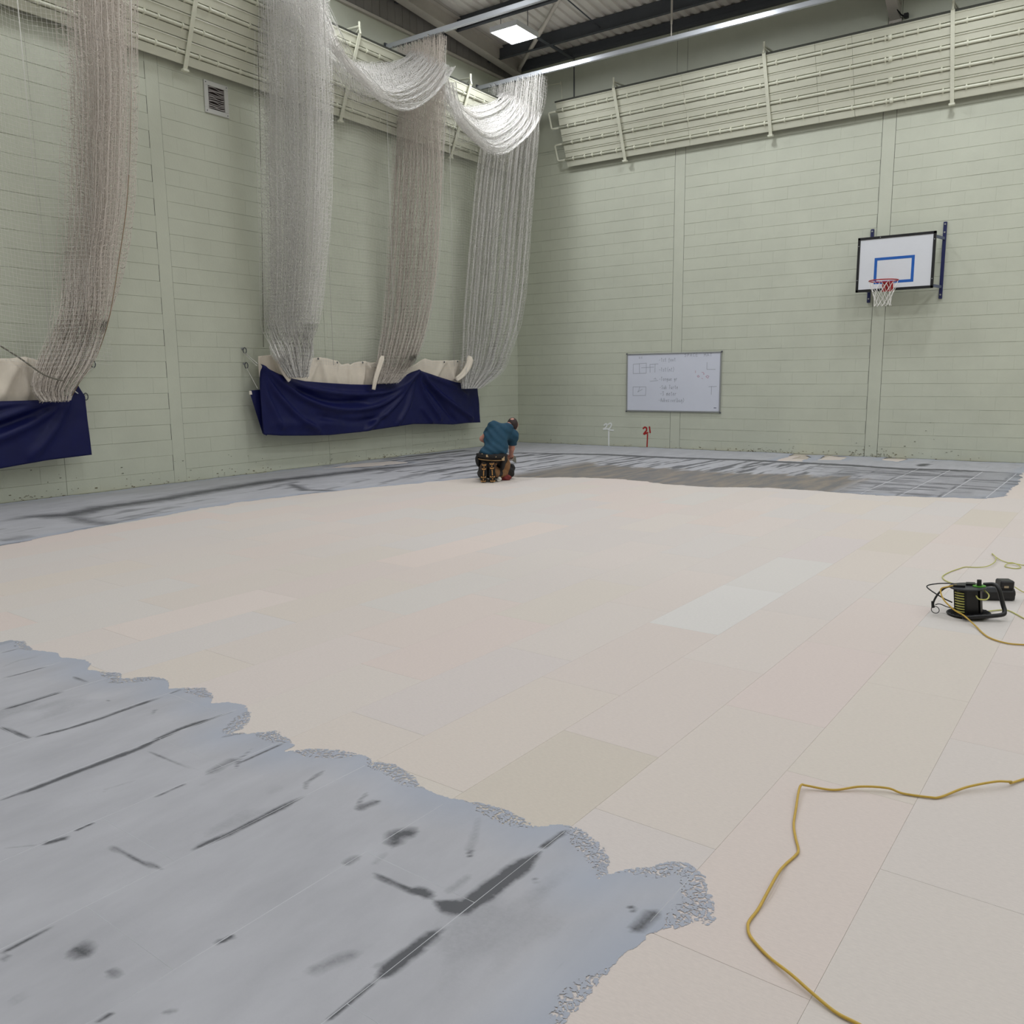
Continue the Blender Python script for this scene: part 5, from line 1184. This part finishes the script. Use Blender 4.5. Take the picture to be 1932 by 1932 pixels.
# hair: short dark crop with a thin patch at the crown
pmesh('hair', lambda P: np.maximum(np.maximum(ell(P, HEAD, (.0805, .0975, .0965), 0, -.5), (P[:, 1]-.535)+(.80-P[:, 2])*.3), np.maximum(.73-P[:, 2]+.3*(P[:, 1]-.5), .030-np.linalg.norm(P-np.array((.335, .455, .893)), axis=1))), (.24, .38, .70), (.44, .62, .93), .005, mat('dark brown cropped hair', srgb(50, 36, 34), .7, noise=(90, .3)), person)
for s_ in (-.028, .028):
    MB().lathe([(0, -.010), (.008, -.006), (.0095, 0), (.008, .006), (0, .010)], PV(.355+s_, .592, .80), 2, 10).build('eye', mat('eye white', srgb(220, 216, 210), .3), person, True)
MB().tube(crom([PV(.333, .594, .745), PV(.357, .602, .742), PV(.381, .594, .745)], 4), .005, 6).build('mouth', mat('lips', srgb(160, 92, 86), .5), person, True)
# boots, soles turned to the camera
M_BOOT = mat('brown boot leather', srgb(74, 52, 38), .6); M_SOLE = mat('black lug sole', srgb(26, 24, 23), .7); M_LUG = mat('tan lug', srgb(190, 140, 82), .65)
for (rc, top, lean) in ((-.092, .288, .02), (.03, .303, -.015)):
    bt = pmesh('boot', lambda P, rc=rc, top=top: np.maximum(smin(.03, cap(P, (rc, .055, .05), (rc, .06, top-.045), .046, .042), cap(P, (rc, .06, top-.06), (rc, .15, top-.10), .045, .05)), .022-P[:, 1]), (rc-.09, -.02, -.005), (rc+.09, .24, top+.03), .006, M_BOOT, person)
    out = []
    for k in range(28):
        a = 2*math.pi*k/28; s, c_ = math.sin(a), math.cos(a); v = (s+1)/2; hw = np.interp(v, [0, .12, .3, .55, .75, 1], [.036, .050, .053, .042, .042, .034])
        out.append((rc+lean*(v-.5)+hw*math.copysign(abs(c_)**.6, c_), .008+(top-.008)*v))
    b = MB(); n = len(out); V = [PV(r, .0, h) for r, h in out]+[PV(r, .028, h) for r, h in out]
    b.add(V, [tuple(range(n)), tuple(range(n, 2*n))[::-1]]+[(k, n+k, n+(k+1) % n, (k+1) % n) for k in range(n)])
    for i in range(9):
        v = .06+i*.104
        for sd_ in (-1, 0, 1):
            if i == 4 and sd_ != 0: continue
            hw = .040 if v < .4 else .031; r = rc+lean*(v-.5)+sd_*hw*.62; h = .008+(top-.008)*v; w = .010 if sd_ else .007; hh = .009 if i != 4 else .022
            sk = .006*sd_
            V = [PV(r+sx*w, y_, h+sz*hh+sx*sk) for y_ in (-.009, .002) for sx, sz in ((-1, -1), (1, -1), (1, 1), (-1, 1))]
            b.add(V, [(0, 1, 2, 3), (7, 6, 5, 4), (0, 4, 5, 1), (1, 5, 6, 2), (2, 6, 7, 3), (3, 7, 4, 0)], 1 if (i+sd_) % 2 or sd_ == 0 else 0)
    b.build('sole', [M_SOLE, M_LUG], bt)
# trowel in the right hand
tw_ = thing('trowel', PV(.34, .74, .27), 'steel flooring trowel held in the kneeling person\'s hand', 'trowel')
bl = MB(); q = [(.285, .72, .315), (.345, .70, .235), (.40, .76, .20), (.395, .80, .29), (.34, .77, .335)]
V = [PV(*p) for p in q]+[PV(p[0]-.001, p[1]+.003, p[2]+.002) for p in q]; n = 5
bl.add(V, [tuple(range(n)), tuple(range(n, 2*n))[::-1]]+[(k, n+k, n+(k+1) % n, (k+1) % n) for k in range(n)]).build('blade', mat('scuffed steel', srgb(120, 116, 108), .4, .6), tw_)
MB().tube([PV(.345, .765, .285), PV(.33, .745, .30), PV(.315, .73, .305)], .006, 6).build('tang', M_CHROME, tw_)
MB().tube([PV(.352, .72, .30), PV(.275, .735, .308)], .013, 10).build('handle', M_BLACK, tw_)
# red pad and white cloth on the boards beside the knee
pmesh_red = pmesh('kneeling_sponge', lambda P: np.maximum(ell(P, (.225, .30, .035), (.085, .06, .05))+fold(P, 70, .003), .002-P[:, 2]), (.1, .2, -.01), (.34, .40, .1), .006, mat('red sponge', srgb(122, 46, 44), .8), None)
tag(pmesh_red, 'dull red sponge-like pad on the boards beside the kneeling person', 'pad')
wc = pmesh('white_cloth', lambda P: np.maximum(ell(P, (.125, .16, .03), (.038, .05, .042))+fold(P, 80, .004), .002-P[:, 2]), (.07, .08, -.01), (.2, .24, .09), .005, mat('white rag', srgb(222, 218, 210), .85), None)
tag(wc, 'small crumpled white cloth beside the boot of the kneeling person', 'cloth')

# ================================================================== WALL BASE: flaked paint, grit and crumbs of old adhesive
def chips(parent, side, n, spans, seed, m, nm):
    rs = np.random.RandomState(seed); b = MB()
    for k in range(n):
        a0, a1, zmax = spans[rs.randint(len(spans))]; s_ = rs.uniform(a0, a1); z = abs(rs.normal(0, zmax*.5))+.004; w, h = rs.uniform(.004, .022), rs.uniform(.0015, .006); p = []
        for q in range(6):
            t = 2*math.pi*q/6; r = rs.uniform(.6, 1.2); p.append((w*r*math.cos(t), max(z+h*r*math.sin(t), .001)))
        d = .004+rs.uniform(0, .002)
        V = [(s_+x, -d, zz) for x, zz in p]+[(s_+x, .001, zz) for x, zz in p] if side == 'back' else [(d, s_-x, zz) for x, zz in p]+[(-.001, s_-x, zz) for x, zz in p]
        b.add(V, [tuple(range(6))]+[(i, 6+i, 6+(i+1) % 6, (i+1) % 6) for i in range(6)])
    o = b.build(nm, m, parent); o['kind'] = 'stuff'
chips(wall_back, 'back', 150, [(4.1, 8.2, .09), (5.0, 6.6, .07), (7.4, 8.1, .12), (.1, 13, .05)], 5, mat('brown grime flakes', srgb(112, 100, 74), .9), 'wall_base_flakes')
chips(wall_back, 'back', 40, [(.2, 13, .4), (7.5, 9.5, .5)], 6, mat('dark paint chips', srgb(104, 104, 88), .9), 'paint_chips')
chips(wall_left, 'left', 130, [(-6.2, -3.0, .08), (-12.5, -7, .14), (-12.5, -1, .05)], 7, MATS['brown grime flakes'], 'wall_base_flakes')
chips(wall_left, 'left', 50, [(-12.5, -2, .45)], 8, MATS['dark paint chips'], 'paint_chips')
